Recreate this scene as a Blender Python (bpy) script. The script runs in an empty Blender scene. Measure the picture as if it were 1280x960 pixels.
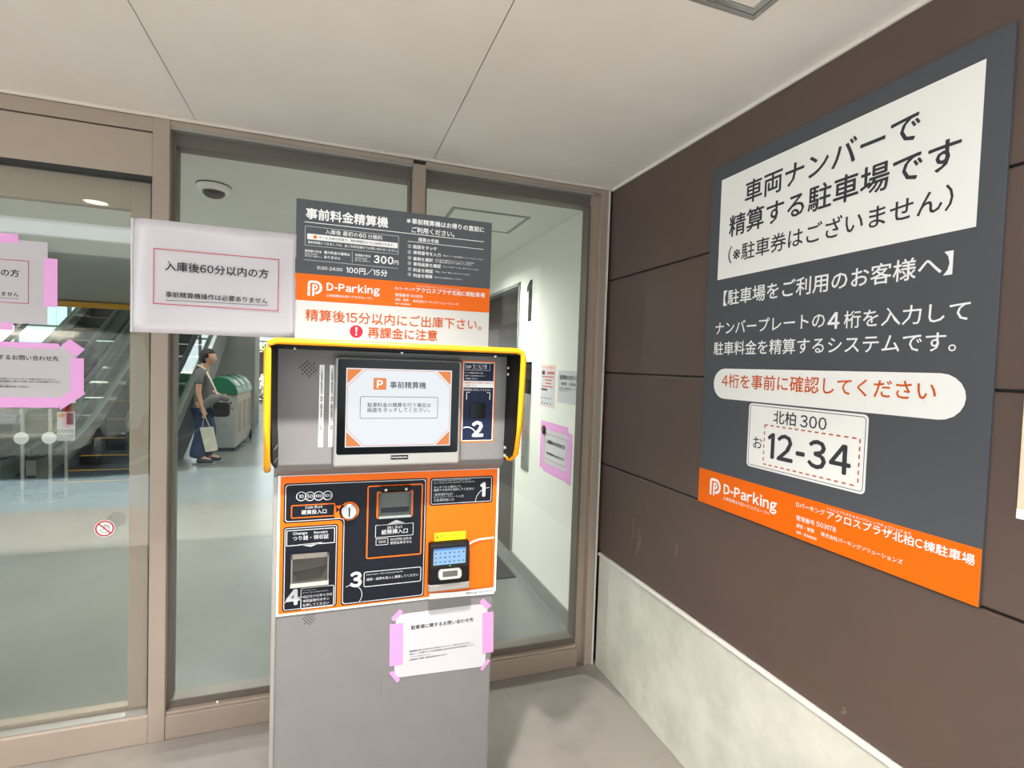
import bpy, bmesh, math, random
from mathutils import Vector, Matrix
random.seed(7)
C = bpy.context.scene.collection
scene = bpy.context.scene

# ------------------------------------------------------------------ camera, world, light
cam_data = bpy.data.cameras.new('camera'); cam = bpy.data.objects.new('camera', cam_data); C.objects.link(cam)
CAMX, CAMY, CAMZ, YAW, PITCH, ROLL = -1.3377, -2.3624, 1.55, 0.3365, -0.0344, 0.0324
_f = Vector((math.sin(YAW)*math.cos(PITCH), math.cos(YAW)*math.cos(PITCH), math.sin(PITCH)))
_r = Vector((math.cos(YAW), -math.sin(YAW), 0)); _u = _r.cross(_f)
_c, _s = math.cos(ROLL), math.sin(ROLL)
_r2 = _c*_r + _s*_u; _u2 = -_s*_r + _c*_u
cam.matrix_world = Matrix(((_r2.x, _u2.x, -_f.x, CAMX), (_r2.y, _u2.y, -_f.y, CAMY), (_r2.z, _u2.z, -_f.z, CAMZ), (0, 0, 0, 1)))
cam_data.sensor_fit = 'HORIZONTAL'; cam_data.sensor_width = 36.0; cam_data.lens = 646.64/1280*36
cam_data.clip_start = 0.02; cam_data.clip_end = 300
scene.camera = cam

vs = scene.view_settings
vs.view_transform = 'Standard'; vs.look = 'None'; vs.gamma = 1.0; vs.use_curve_mapping = False
vs.exposure = 0.48

SKY_STRENGTH = 2.1
SUN_STRENGTH = 18.5
PORCH_LAMP_W = 205.0
HALL_FILL_W = 150.0
VOID_FILL_W = 110.0

world = bpy.data.worlds.new('daylight'); scene.world = world; world.use_nodes = True
wn = world.node_tree.nodes; wl = world.node_tree.links; wn.clear()
wo = wn.new('ShaderNodeOutputWorld'); wb = wn.new('ShaderNodeBackground')
wb.inputs['Color'].default_value = (0.93, 0.96, 1.0, 1); wb.inputs['Strength'].default_value = SKY_STRENGTH
wl.new(wb.outputs[0], wo.inputs[0])

sd = bpy.data.lights.new('sun', 'SUN'); sd.energy = SUN_STRENGTH; sd.angle = 0.01; sd.color = (1.0, 0.96, 0.9)
sun = bpy.data.objects.new('sun', sd); C.objects.link(sun)
sun.rotation_euler = Vector((0.565, -0.10, -0.82)).to_track_quat('-Z', 'Y').to_euler()     # high sun along the front of the building
try:
    scene.cycles.max_bounces = 10; scene.cycles.transparent_max_bounces = 16
    scene.cycles.diffuse_bounces = 5; scene.cycles.glossy_bounces = 5
    scene.cycles.use_denoising = True; scene.cycles.sample_clamp_indirect = 8.0
except Exception:
    pass

# ------------------------------------------------------------------ materials
def lin(c):
    if isinstance(c, str):
        c = tuple(int(c[i:i+2], 16)/255 for i in (1, 3, 5))
    return tuple((x/12.92 if x <= 0.04045 else ((x+0.055)/1.055)**2.4) for x in c)

MATS = {}
def mat(name, col, rough=0.6, metal=0.0, spec=0.5, noise=None, bump=None, coat=0.0):
    if name in MATS: return MATS[name]
    m = bpy.data.materials.new(name); m.use_nodes = True; nt = m.node_tree
    b = nt.nodes['Principled BSDF']; c = lin(col)
    b.inputs['Base Color'].default_value = (*c, 1); b.inputs['Roughness'].default_value = rough
    b.inputs['Metallic'].default_value = metal; b.inputs['Specular IOR Level'].default_value = spec
    b.inputs['Coat Weight'].default_value = coat
    if noise or bump:
        tc = nt.nodes.new('ShaderNodeTexCoord')
    if noise:
        col2, scale, detail, lo, hi = noise[:5]
        mp = nt.nodes.new('ShaderNodeMapping'); nt.links.new(tc.outputs['Object'], mp.inputs['Vector'])
        if len(noise) > 5: mp.inputs['Scale'].default_value = noise[5]
        n = nt.nodes.new('ShaderNodeTexNoise'); n.inputs['Scale'].default_value = scale; n.inputs['Detail'].default_value = detail
        n.inputs['Roughness'].default_value = 0.65
        nt.links.new(mp.outputs[0], n.inputs['Vector'])
        r = nt.nodes.new('ShaderNodeMapRange'); r.inputs['From Min'].default_value = lo; r.inputs['From Max'].default_value = hi
        nt.links.new(n.outputs['Fac'], r.inputs['Value'])
        mx = nt.nodes.new('ShaderNodeMix'); mx.data_type = 'RGBA'
        mx.inputs['A'].default_value = (*c, 1); mx.inputs['B'].default_value = (*lin(col2), 1)
        nt.links.new(r.outputs[0], mx.inputs['Factor']); nt.links.new(mx.outputs['Result'], b.inputs['Base Color'])
    if bump:
        scale, strength = bump
        n2 = nt.nodes.new('ShaderNodeTexNoise'); n2.inputs['Scale'].default_value = scale; n2.inputs['Detail'].default_value = 4
        nt.links.new(tc.outputs['Object'], n2.inputs['Vector'])
        bp = nt.nodes.new('ShaderNodeBump'); bp.inputs['Strength'].default_value = strength; bp.inputs['Distance'].default_value = 0.004
        nt.links.new(n2.outputs['Fac'], bp.inputs['Height']); nt.links.new(bp.outputs[0], b.inputs['Normal'])
    MATS[name] = m
    return m

def glow(name, col, strength, rough=0.3):
    if name in MATS: return MATS[name]
    m = bpy.data.materials.new(name); m.use_nodes = True; b = m.node_tree.nodes['Principled BSDF']
    b.inputs['Base Color'].default_value = (0.02, 0.02, 0.02, 1); b.inputs['Roughness'].default_value = rough
    b.inputs['Emission Color'].default_value = (*lin(col), 1); b.inputs['Emission Strength'].default_value = strength
    MATS[name] = m
    return m

def glass(name, tint, boost=1.0, ior=1.5):
    if name in MATS: return MATS[name]
    m = bpy.data.materials.new(name); m.use_nodes = True; nt = m.node_tree; nt.nodes.clear()
    o = nt.nodes.new('ShaderNodeOutputMaterial'); mx = nt.nodes.new('ShaderNodeMixShader')
    t = nt.nodes.new('ShaderNodeBsdfTransparent'); t.inputs[0].default_value = (*tint, 1)
    g = nt.nodes.new('ShaderNodeBsdfGlossy'); g.inputs['Roughness'].default_value = 0.0; g.inputs['Color'].default_value = (boost, boost, boost, 1)
    fr = nt.nodes.new('ShaderNodeFresnel'); fr.inputs['IOR'].default_value = ior
    ge = nt.nodes.new('ShaderNodeNewGeometry'); mr = nt.nodes.new('ShaderNodeMapRange')      # a pane: both faces reflect like its outside
    mr.inputs['To Min'].default_value = ior; mr.inputs['To Max'].default_value = 1.0/ior
    nt.links.new(ge.outputs['Backfacing'], mr.inputs['Value']); nt.links.new(mr.outputs[0], fr.inputs['IOR'])
    nt.links.new(fr.outputs[0], mx.inputs[0]); nt.links.new(t.outputs[0], mx.inputs[1]); nt.links.new(g.outputs[0], mx.inputs[2])
    nt.links.new(mx.outputs[0], o.inputs[0])
    MATS[name] = m
    return m

M_CEIL = mat('ceiling_board', '#e8e2da', 0.75, noise=('#e3dcd3', 3.0, 2, 0.3, 0.7))
M_BRONZE = mat('bronze_aluminium', '#ad9d8f', 0.42, 0.2, noise=('#a8988a', 4, 2, 0.3, 0.7))
M_BRONZE_SHADE = mat('bronze_recess_shade', '#6f675e', 0.5, 0.2)  # bronze darkened in its colour for the shade inside the frame recesses
M_SEAL = mat('black_seal', '#2a2a29', 0.6)
M_TRIM = mat('white_trim', '#e4dfd6', 0.45)
M_BROWN = mat('brown_panel', '#5c4b42', 0.5, noise=('#574740', 2.5, 4, 0.35, 0.7))
M_SCUFF = mat('scuff', '#7a6b62', 0.7)
M_DADO = mat('dado_concrete', '#d8d6c9', 0.6, noise=('#b6b5a8', 2.6, 6, 0.42, 0.72), bump=(30, 0.12))
M_PORCH = mat('porch_concrete', '#8e8780', 0.75, noise=('#78726b', 3.2, 7, 0.45, 0.75), bump=(60, 0.25))
M_HALLFLOOR = mat('hall_floor', '#797d78', 0.25, noise=('#6f736e', 1.3, 5, 0.35, 0.7), spec=0.6, bump=(5, 0.35))
M_HALLCEIL = mat('hall_ceiling', '#e6e6e0', 0.7)
M_HALLWALL = mat('hall_wall', '#ecece2', 0.55)
M_GREYWALL = mat('hall_grey', '#8b8d88', 0.6)
M_DARKWALL = mat('hall_dark', '#33322f', 0.6)
M_BASEB = mat('grey_skirting', '#82847f', 0.5)
M_YELLOW = mat('caution_yellow', '#e0a520', 0.5)
M_GLASS = glass('door_glass', (0.972, 0.978, 0.970), 1.0, 1.5)
M_CLEAR = glass('thin_glass', (0.92, 0.94, 0.93), 0.5, 1.3)
M_FARGLASS = glass('window_glass', (0.95, 0.98, 0.98), 0.8, 1.4)
M_ASPHALT = mat('asphalt', '#7f929c', 0.8, noise=('#72858f', 8, 5, 0.4, 0.7))
M_LINEPAINT = mat('line_paint', '#e6e8e6', 0.7)
M_GREY = mat('machine_grey', '#7b7978', 0.42, 0.0, spec=0.35, noise=('#787675', 14, 2, 0.3, 0.7))
M_SILVER = mat('brushed_silver', '#a5a29d', 0.38, 0.5)
M_STEEL = mat('steel', '#c3c3bd', 0.28, 0.85)
M_BLACK = mat('black_plastic', '#08080a', 0.4, spec=0.2)
M_SCREENBLACK = mat('screen_black', '#040405', 0.12, spec=0.25)
M_NAVY = mat('navy_print', '#10131e', 0.4, spec=0.2)
M_NAVY2 = mat('blue_print', '#18223c', 0.4, spec=0.2)
M_ORANGE = mat('orange_print', '#ec6a04', 0.45, spec=0.25)
M_ORANGEDARK = mat('dark_red_print', '#8c3310', 0.5)
M_ORANGESIGN = mat('orange_sign', '#ee6a02', 0.5, spec=0.25)
M_SIGNGREY = mat('sign_grey', '#4f5257', 0.5, spec=0.3)
M_SIGNWHITE = mat('sign_white', '#dad9d3', 0.5, spec=0.3)
M_HEADWHITE = mat('headline_white', '#f4f3ee', 0.5, spec=0.3)
M_WHITE = mat('white_print', '#f4f4f2', 0.5)
M_LIGHTGREY = mat('light_grey_print', '#c2c3c4', 0.45)
M_INK = mat('dark_ink', '#3c3e42', 0.6, spec=0.2)
M_BLACKINK = mat('black_ink', '#202124', 0.6, spec=0.2)
M_REDINK = mat('red_ink', '#c04a52', 0.55)
M_RED = mat('red_mark', '#c8102e', 0.45)
M_DASH = mat('dash_red', '#c0583a', 0.5)
M_HOODYEL = mat('hood_yellow', '#f7a800', 0.4)
M_LABELYEL = mat('label_yellow', '#ffe100', 0.5)
M_PAPER = mat('paper', '#cfced2', 0.8, spec=0.2)
M_PAPER_DIM = mat('paper_dimmed', '#c2c0c4', 0.8, spec=0.2)  # same white paper, colour darkened to offset the strong lamp on the machine
M_SLEEVE = mat('plastic_sleeve', '#c6c0c4', 0.14, spec=0.5)
M_TAPE = mat('pink_tape', '#eda9e2', 0.45)
M_TAPE_DIM = mat('pink_tape_dimmed', '#cd92c4', 0.45)  # same pink tape, colour darkened where the porch lamp hits the machine hard
M_ORANGEINK = mat('orange_ink', '#d2590f', 0.55, spec=0.2)

# ------------------------------------------------------------------ builders
def world_of(o):
    m = o.matrix_basis
    return m.copy() if o.parent is None else world_of(o.parent) @ o.matrix_parent_inverse @ m

def link(o, parent=None):
    C.objects.link(o)
    if parent is not None:
        o.parent = parent; o.matrix_parent_inverse = world_of(parent).inverted()
    return o

def tag(o, label=None, cat=None, group=None, kind=None):
    if label: o['label'] = label
    if cat: o['category'] = cat
    if group: o['group'] = group
    if kind: o['kind'] = kind
    return o

def empty(name, loc, label=None, cat=None, group=None, kind=None):
    o = bpy.data.objects.new(name, None); C.objects.link(o); o.location = loc; o.empty_display_size = 0.1
    return tag(o, label, cat, group, kind)

class MB:
    """collects shapes (world metres) and links them as one mesh"""
    def __init__(self): self.bm = bmesh.new()
    def verts(self, pts): return [self.bm.verts.new(p) for p in pts]
    def face(self, pts):
        try: return self.bm.faces.new(self.verts(pts))
        except ValueError: return None
    def hexa(self, p):
        v = self.verts(p)
        for f in ((0, 3, 2, 1), (4, 5, 6, 7), (0, 1, 5, 4), (1, 2, 6, 5), (2, 3, 7, 6), (3, 0, 4, 7)):
            self.bm.faces.new([v[i] for i in f])
        return self
    def box(self, x0, x1, y0, y1, z0, z1):
        return self.hexa([(x0, y0, z0), (x1, y0, z0), (x1, y1, z0), (x0, y1, z0), (x0, y0, z1), (x1, y0, z1), (x1, y1, z1), (x0, y1, z1)])
    def prism(self, pts, axis, a, b):
        """closed polygon in the plane across axis, swept from a to b"""
        def P(q, t):
            return {'x': (t, q[0], q[1]), 'y': (q[0], t, q[1]), 'z': (q[0], q[1], t)}[axis]
        va = self.verts([P(q, a) for q in pts]); vb = self.verts([P(q, b) for q in pts]); n = len(pts)
        self.bm.faces.new(va); self.bm.faces.new(vb[::-1])
        for i in range(n): self.bm.faces.new((va[i], va[(i+1) % n], vb[(i+1) % n], vb[i]))
        return self
    def tube(self, pts, r, n=10, closed=False, flat=None):
        pts = [Vector(p) for p in pts]; rings = []; N = len(pts)
        for i, p in enumerate(pts):
            if closed: d = pts[(i+1) % N]-pts[i-1]
            else: d = pts[min(i+1, N-1)]-pts[max(i-1, 0)]
            d.normalize(); up = Vector((0, 0, 1)) if abs(d.z) < 0.95 else Vector((1, 0, 0))
            a = d.cross(up).normalized(); b = a.cross(d).normalized()
            rr = r[i] if isinstance(r, (list, tuple)) else r
            fa, fb = flat if flat else (1, 1)
            rings.append(self.verts([p+a*(rr*fa*math.cos(t))+b*(rr*fb*math.sin(t)) for t in [2*math.pi*k/n for k in range(n)]]))
        m = N if closed else N-1
        for i in range(m):
            A, B = rings[i], rings[(i+1) % N]
            for k in range(n): self.bm.faces.new((A[k], A[(k+1) % n], B[(k+1) % n], B[k]))
        if not closed:
            self.bm.faces.new(rings[0][::-1]); self.bm.faces.new(rings[-1])
        return self
    def lathe(self, c, prof, axis='z', n=28):
        """prof: (radius, height along axis); closed at ends with radius 0 or capped"""
        c = Vector(c); rings = []
        def P(r, h, t):
            x, y = r*math.cos(t), r*math.sin(t)
            return c+{'z': Vector((x, y, h)), 'y': Vector((x, h, y)), 'x': Vector((h, x, y))}[axis]
        for r, h in prof:
            if r < 1e-6: rings.append([self.bm.verts.new(P(0, h, 0))])
            else: rings.append(self.verts([P(r, h, 2*math.pi*k/n) for k in range(n)]))
        for A, B in zip(rings, rings[1:]):
            if len(A) == 1 and len(B) == 1: continue
            for k in range(n):
                k2 = (k+1) % n
                if len(A) == 1: self.bm.faces.new((A[0], B[k2], B[k]))
                elif len(B) == 1: self.bm.faces.new((A[k], A[k2], B[0]))
                else: self.bm.faces.new((A[k], A[k2], B[k2], B[k]))
        if len(rings[0]) > 1: self.bm.faces.new(rings[0][::-1])
        if len(rings[-1]) > 1: self.bm.faces.new(rings[-1])
        return self
    def build(self, name, m, parent=None, bevel=0, smooth=False, seg=2):
        bmesh.ops.recalc_face_normals(self.bm, faces=self.bm.faces[:])
        me = bpy.data.meshes.new(name); self.bm.to_mesh(me); self.bm.free()
        if smooth:
            for p in me.polygons: p.use_smooth = True
        for mm in (m if isinstance(m, (list, tuple)) else [m]): me.materials.append(mm)
        o = link(bpy.data.objects.new(name, me), parent)
        if bevel:
            b = o.modifiers.new('bevel', 'BEVEL'); b.width = bevel; b.segments = seg; b.limit_method = 'ANGLE'; b.angle_limit = 0.6
        return o

# flat printing: u runs right, v runs up, seen from the front of the surface
def plane_y(y):            # a surface facing the porch (normal -Y)
    return lambda u, v, lift=0.0: (u, y-lift, v)
def plane_x(x):            # a surface facing left (normal -X); u = -y
    return lambda u, v, lift=0.0: (x-lift, -u, v)

def rrect(u0, u1, v0, v1, r, n=5):
    if u0 > u1: u0, u1 = u1, u0
    if v0 > v1: v0, v1 = v1, v0
    r = min(r, (u1-u0)/2, (v1-v0)/2); out = []
    for cu, cv, a0 in ((u1-r, v0+r, -90), (u1-r, v1-r, 0), (u0+r, v1-r, 90), (u0+r, v0+r, 180)):
        for k in range(n+1):
            a = math.radians(a0+90*k/n); out.append((cu+r*math.cos(a), cv+r*math.sin(a)))
    return out

def circle(c, r, n=24, ru=None):
    return [(c[0]+(ru or r)*math.cos(2*math.pi*k/n), c[1]+r*math.sin(2*math.pi*k/n)) for k in range(n)]

_tc = bpy.data.curves.new('lettering_source', 'FONT'); _to = bpy.data.objects.new('lettering_source', _tc); C.objects.link(_to)
_tc.resolution_u = 2; _tc.fill_mode = 'FRONT'
_glyphs = {chr(ord('1')+0xFEE0): ([(.46, 0), (.555, 0), (.555, .73), (.475, .73), (.33, .62), (.36, .55), (.46, .62)], [(0, 1, 2, 3, 6), (3, 4, 5, 6)]),
           chr(ord('-')+0xFEE0): ([(.37, .25), (.63, .25), (.63, .335), (.37, .335)], [(0, 1, 2, 3)])}
def glyph(ch):
    if ch not in _glyphs:
        _tc.body = ch; _tc.size = 1.0
        dg = bpy.context.evaluated_depsgraph_get(); ev = _to.evaluated_get(dg); me = ev.to_mesh()
        _glyphs[ch] = ([(p.co.x, p.co.y) for p in me.vertices], [tuple(p.vertices) for p in me.polygons]); ev.to_mesh_clear()
    return _glyphs[ch]
def text_geo(body, bold=0.0):
    """outlines of a line of writing; Latin letters and figures set with proportional spacing"""
    v, f, x = [], [], 0.0
    for ch in body:
        if ch in ' \u3000': x += 0.28 if ch == ' ' else 1.0; continue
        narrow = 33 <= ord(ch) <= 126 or ch == '※'
        g, q = glyph(chr(ord(ch)+0xFEE0) if narrow and ch != '※' else ch)
        if not g: x += 1.0; continue
        k = len(v)
        if narrow:
            g0 = min(p[0] for p in g); g1 = max(p[0] for p in g); dx = x-g0+0.04; x += g1-g0+0.09+2*bold*0.7
        else:
            dx = x; x += 1.0
        v += [(px+dx, py) for px, py in g]; f += [tuple(i+k for i in t) for t in q]
    if bold > 0.004:            # heavier weight: the same outlines printed again a hair to each side
        b = bold*0.75
        dirs = ((1, 0), (-1, 0), (0, 1), (0, -1)) if bold < 0.03 else ((1, 0), (-1, 0), (0, 1), (0, -1), (.7, .7), (-.7, .7), (.7, -.7), (-.7, -.7))
        return [([(px+dx*b, py+dy*b) for px, py in v], f) for dx, dy in dirs]
    return [(v, f)]

class Ink:
    """printing that lies on one flat surface"""
    def __init__(self, pl, lift=0.0006): self.pl = pl; self.lift = lift; self.v = []; self.f = []; self.done = []; self.name = None
    def add(self, pts, faces, dl=0.0):
        k = len(self.v); self.v += [self.pl(u, v, self.lift+dl) for u, v in pts]; self.f += [tuple(i+k for i in q) for q in faces]; return self
    def poly(self, pts): return self.add(pts, [tuple(range(len(pts)))])
    def rect(self, a, b): return self.poly([(a[0], a[1]), (b[0], a[1]), (b[0], b[1]), (a[0], b[1])])
    def rr(self, a, b, r): return self.poly(rrect(a[0], b[0], a[1], b[1], r))
    def band(self, outer, inner):
        n = len(outer); return self.add(list(outer)+list(inner), [(i, (i+1) % n, n+(i+1) % n, n+i) for i in range(n)])
    def frame(self, a, b, r, w):
        u0, u1 = sorted((a[0], b[0])); v0, v1 = sorted((a[1], b[1]))
        return self.band(rrect(u0, u1, v0, v1, r), rrect(u0+w, u1-w, v0+w, v1-w, max(r-w, 0.0002)))
    def ring(self, c, r, w): return self.band(circle(c, r), circle(c, r-w))
    def disc(self, c, r): return self.poly(circle(c, r))
    def stroke(self, pts, w):
        L, R = [], []
        for i, p in enumerate(pts):
            a = pts[max(i-1, 0)]; b = pts[min(i+1, len(pts)-1)]
            dx, dy = b[0]-a[0], b[1]-a[1]; d = math.hypot(dx, dy) or 1
            L.append((p[0]-dy/d*w/2, p[1]+dx/d*w/2)); R.append((p[0]+dy/d*w/2, p[1]-dx/d*w/2))
        n = len(pts); return self.add(L+R, [(i, i+1, n+i+1, n+i) for i in range(n-1)])
    def arc(self, c, r, a0, a1, w, n=16):
        return self.stroke([(c[0]+r*math.cos(math.radians(a0+(a1-a0)*k/n)), c[1]+r*math.sin(math.radians(a0+(a1-a0)*k/n))) for k in range(n+1)], w)
    def text(self, body, L, R, h=None, bold=0.012, cjk=True):
        """body fitted between the middles of its left and right ends; h = glyph height when not in proportion"""
        L_ = text_geo(body, bold); v = [p for g, _ in L_ for p in g]
        if not v: return self
        x0 = min(p[0] for p in v); x1 = max(p[0] for p in v); y0 = min(p[1] for p in v); y1 = max(p[1] for p in v)
        if R is None:           # centred on L at its natural width for the height h
            sx = h/(y1-y0); L = R = (L[0]-sx*(x1-x0)/2, L[1])
        else: sx = (R[0]-L[0])/(x1-x0)
        vc = (L[1]+R[1])/2; sy = sx if h is None else h/(y1-y0)
        yc = (y0+y1)/2
        for i, (g, f) in enumerate(L_): self.add([(L[0]+(p[0]-x0)*sx, vc+(p[1]-yc)*sy) for p in g], f, i*0.00004)
        return self
    def vtext(self, body, u, v0, v1, w, bold=0.01):
        """characters stacked downwards from v0 to v1"""
        n = len(body); st = (v0-v1)/n
        for k, ch in enumerate(body):
            if ch == '　': continue
            for i, (g, f) in enumerate(text_geo(ch, bold)):
                self.add([(u+(p[0]-0.5)*w, v0-st*(k+0.5)+(p[1]-0.38)*w) for p in g], f, i*0.00004)
        return self
    def block(self, name):
        """what follows is printed as a part of its own"""
        if self.v: self.done.append((self.name, self.v, self.f))
        self.v, self.f, self.name = [], [], name
        return self
    def build(self, name, m, parent=None):
        self.block(None)
        for nm, v, f in self.done:
            me = bpy.data.meshes.new(nm or name); me.from_pydata(v, [], f); me.update(); me.materials.append(m)
            o = link(bpy.data.objects.new(nm or name, me), parent)
        return o

def copy_tree(o, parent=None):
    c = o.copy(); C.objects.link(c)
    if parent is not None: c.parent = parent
    for ch in [x for x in bpy.data.objects if x.parent == o]: copy_tree(ch, c)
    return c

CEIL = 2.468
# ------------------------------------------------------------------ setting: porch
def S(o): return tag(o, kind='structure')
S(MB().box(-12, 0.02, -3.7, 0.0, -0.12, 0.0).build('floor', M_PORCH))
S(MB().box(-40, 25, -60, -3.7, -0.14, -0.02).build('car_park_ground', M_ASPHALT))
for i, x in enumerate((-6.6, -4.0, -1.4, 1.2)):
    S(MB().box(x-0.06, x+0.06, -11.0, -6.2, -0.02, -0.016).build('car_park_marking', M_LINEPAINT))

w = S(empty('wall_right', (0, -2, 0)))
mb = MB(); zs = [0.597, 1.062, 1.532, 2.003, CEIL+0.02]
for a, b in zip(zs, zs[1:]):
    mb.box(0.0, 0.03, -4.2, 0.09, a+0.003, b-0.003)
mb.build('panel_boards', M_BROWN, w, bevel=0.004)
MB().box(0.012, 0.2, -4.2, 0.09, 0.0, CEIL+0.02).build('panel_backing', M_SEAL, w)
MB().box(-0.004, 0.02, -4.2, -0.012, 0.0, 0.584).build('dado', M_DADO, w, bevel=0.003)
MB().box(-0.011, 0.02, -4.2, -0.008, 0.584, 0.597).build('dado_cap', M_TRIM, w, bevel=0.002)
k = Ink(plane_x(0.0), 0.0005)
for u, v, h in ((0.30, 0.76, 0.10), (0.345, 0.70, 0.13), (0.36, 0.74, 0.07), (0.62, 0.80, 0.05), (1.36, 0.63, 0.02)):
    k.block('scuff_stain'); k.stroke([(u, v), (u+0.012, v+h*0.5), (u+0.006, v+h)], 0.007)
k.build('scuff_stain', M_SCUFF, w)

c = S(empty('ceiling', (-3, -2, CEIL)))
mb = MB(); xs = [0.0, -0.922, -1.855, -2.788, -3.72, -4.65, -5.58, -6.51, -7.44, -9.0]
for a, b in zip(xs, xs[1:]): mb.box(b+0.0017, a-0.0017, -2.0, 0.0, CEIL, CEIL+0.012)
mb.build('board', M_CEIL, c)
MB().box(-9, 0.0, -2.0, 0.12, CEIL+0.012, CEIL+0.1).build('ceiling_backing', mat('backing_grey', '#8f877c', 0.8), c)
S(MB().box(-0.010, 0.0, -2.0, -0.004, CEIL-0.014, CEIL).build('trim_1', M_TRIM, bevel=0.002))
S(MB().box(-9, -0.010, -0.012, 0.0, CEIL-0.012, CEIL).build('trim_2', mat('cream_trim', '#ddd3c6', 0.5), bevel=0.002))
S(MB().box(-12, 3.0, 0.0, 18.4, 5.3, 5.6).build('roof', M_GREYWALL))
S(MB().box(-12, 0.2, -2.1, -2.0, CEIL, 3.0).box(-12, 0.2, -2.0, 0.12, CEIL+0.1, 3.0).build('canopy_slab', M_TRIM))
cpk = S(empty('added_shade_roof', (-7, -9, 0)))  # unseen roof on columns, added to shade the ground mirrored in the door
MB().box(-15, -1.2, -15, -5.4, 2.75, 2.95).build('slab', M_GREYWALL, cpk)
MB().box(-15, -1.2, -15.2, -15, -0.02, 2.95).build('added_shade_wall', mat('shade_wall_dark', '#5b5c5a', 0.8), cpk)  # unseen wall, added to keep reflections near the horizon dark
for x, y in ((-1.6, -5.8), (-8.5, -5.8), (-1.6, -14.6), (-8.5, -14.6)): MB().box(x-.15, x+.15, y-.15, y+.15, -0.02, 2.75).build('column', M_GREYWALL, cpk)
S(MB().box(-12, 3, 0.12, 0.2, CEIL+0.09, 5.3).build('wall_above_glazing', M_HALLWALL))

# ------------------------------------------------------------------ setting: glazed screen
def post(name, x0, x1, y0=0.0, y1=0.12, z0=0.0, z1=CEIL-0.012, m=M_BRONZE):
    return S(MB().box(x0, x1, y0, y1, z0, z1).build(name, m, bevel=0.002))
post('trim_3', -2.000, -1.943, -0.004)
post('trim_4', -1.010, -0.954, -0.004, z1=CEIL-0.03)
t = S(empty('trim_5', (-0.05, 0, 0)))
MB().box(-0.104, -0.062, 0.034, 0.12, 0.0, CEIL-0.012).box(-0.104, -0.062, 0.0, 0.034, 2.436, CEIL-0.012).build('jamb_channel', M_BRONZE, t, bevel=0.002)
MB().box(-0.062, -0.024, 0.0, 0.12, 0.0, CEIL-0.012).build('jamb_face', mat('bronze_pale', '#b3a596', 0.42, 0.25), t, bevel=0.002)
MB().box(-0.022, -0.013, -0.004, 0.1, 0.0, CEIL-0.012).build('jamb_bead', M_TRIM, t)
MB().box(-0.013, 0.0, 0.02, 0.1, 0.0, CEIL).build('jamb_gap', M_SEAL, t)
for z in (0.25, 0.75, 1.25, 1.75, 2.2): MB().lathe((-0.043, 0.0, z), [(0.004, -0.0015), (0.004, 0.0)], 'y', 10).build('jamb_screw', M_STEEL, t)

def bay(name, x0, x1):
    r = S(empty(name, ((x0+x1)/2, 0.05, 0)))
    MB().box(x0, x1, 0.0, 0.12, 0.0, 0.098).box(x0, x1, 0.006, 0.12, 0.098, 0.110).build('sill', M_BRONZE, r, bevel=0.003)
    MB().box(x0, x1, 0.03, 0.10, 0.110, 0.142).build('sill_bead', M_BRONZE_SHADE, r, bevel=0.003)
    MB().box(x0, x1, 0.0, 0.12, 2.436, CEIL-0.012).build('head', M_BRONZE, r, bevel=0.002)
    MB().box(x0, x1, 0.004, 0.12, 2.424, 2.436).build('head_bead', M_SILVER, r)
    MB().box(x0, x1, 0.042, 0.12, 2.378, 2.424).build('head_recess', M_BRONZE_SHADE, r)
    MB().box(x0, x0+0.012, 0.03, 0.10, 0.142, 2.378).box(x1-0.012, x1, 0.03, 0.10, 0.142, 2.378).build('side_bead', M_BRONZE_SHADE, r)
    MB().box(x0, x1, 0.056, 0.070, 0.13, 2.40).build('glass', M_GLASS, r)
    return r
bay('window_1', -1.943, -1.010)
bay('window_2', -0.954, -0.104)
mb = MB(); mb.lathe((-1.76, 0.02, 0.1105), [(0.006, 0), (0.005, 0.004), (0, 0.006)]); mb.build('sill_cap', M_WHITE, bpy.data.objects['window_1'])

d = S(empty('door_1', (-2.5, 0.05, 0)))
MB().box(-6.0, -2.0, 0.0, 0.12, 2.404, CEIL-0.012).build('upper_rail', M_BRONZE, d, bevel=0.002)
MB().box(-6.0, -2.002, 0.006, 0.16, 2.236, 2.400).build('operator_cover', mat('bronze_cover', '#b0a091', 0.45, 0.2), d, bevel=0.003)
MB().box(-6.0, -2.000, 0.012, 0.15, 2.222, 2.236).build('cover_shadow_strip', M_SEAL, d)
MB().box(-6.0, -2.0, -0.002, 0.05, 0.0, 0.112).build('threshold_rail', M_BRONZE, d, bevel=0.004)
MB().box(-6.0, -2.0, 0.01, 0.05, 0.112, 0.117).build('threshold_bead', M_SILVER, d)
LX0, LX1 = -3.25, -2.022
lf = MB().box(LX1-0.066, LX1, 0.06, 0.10, 0.06, 2.222).box(LX0, LX0+0.066, 0.06, 0.10, 0.06, 2.222).build('stile', mat('leaf_bronze', '#a09485', 0.42, 0.25), d, bevel=0.002)
MB().box(LX0, LX1-0.066, 0.06, 0.10, 2.112, 2.222).box(LX0, LX1-0.066, 0.06, 0.10, 0.06, 0.132).build('rail', MATS['leaf_bronze'], d, bevel=0.002)
MB().box(LX1, -2.006, 0.07, 0.11, 0.06, 2.222).build('edge_seal', M_SEAL, d)
MB().box(-2.010, -2.000, 0.03, 0.10, 0.06, 2.222).build('jamb_strip', M_SILVER, d)
MB().box(LX0+0.06, LX1-0.06, 0.084, 0.090, 0.12, 2.13).build('leaf_glass', M_GLASS, d)
MB().box(-6.0, -2.002, 0.030, 0.038, 0.10, 2.225).build('front_glass', M_GLASS, d)
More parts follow.
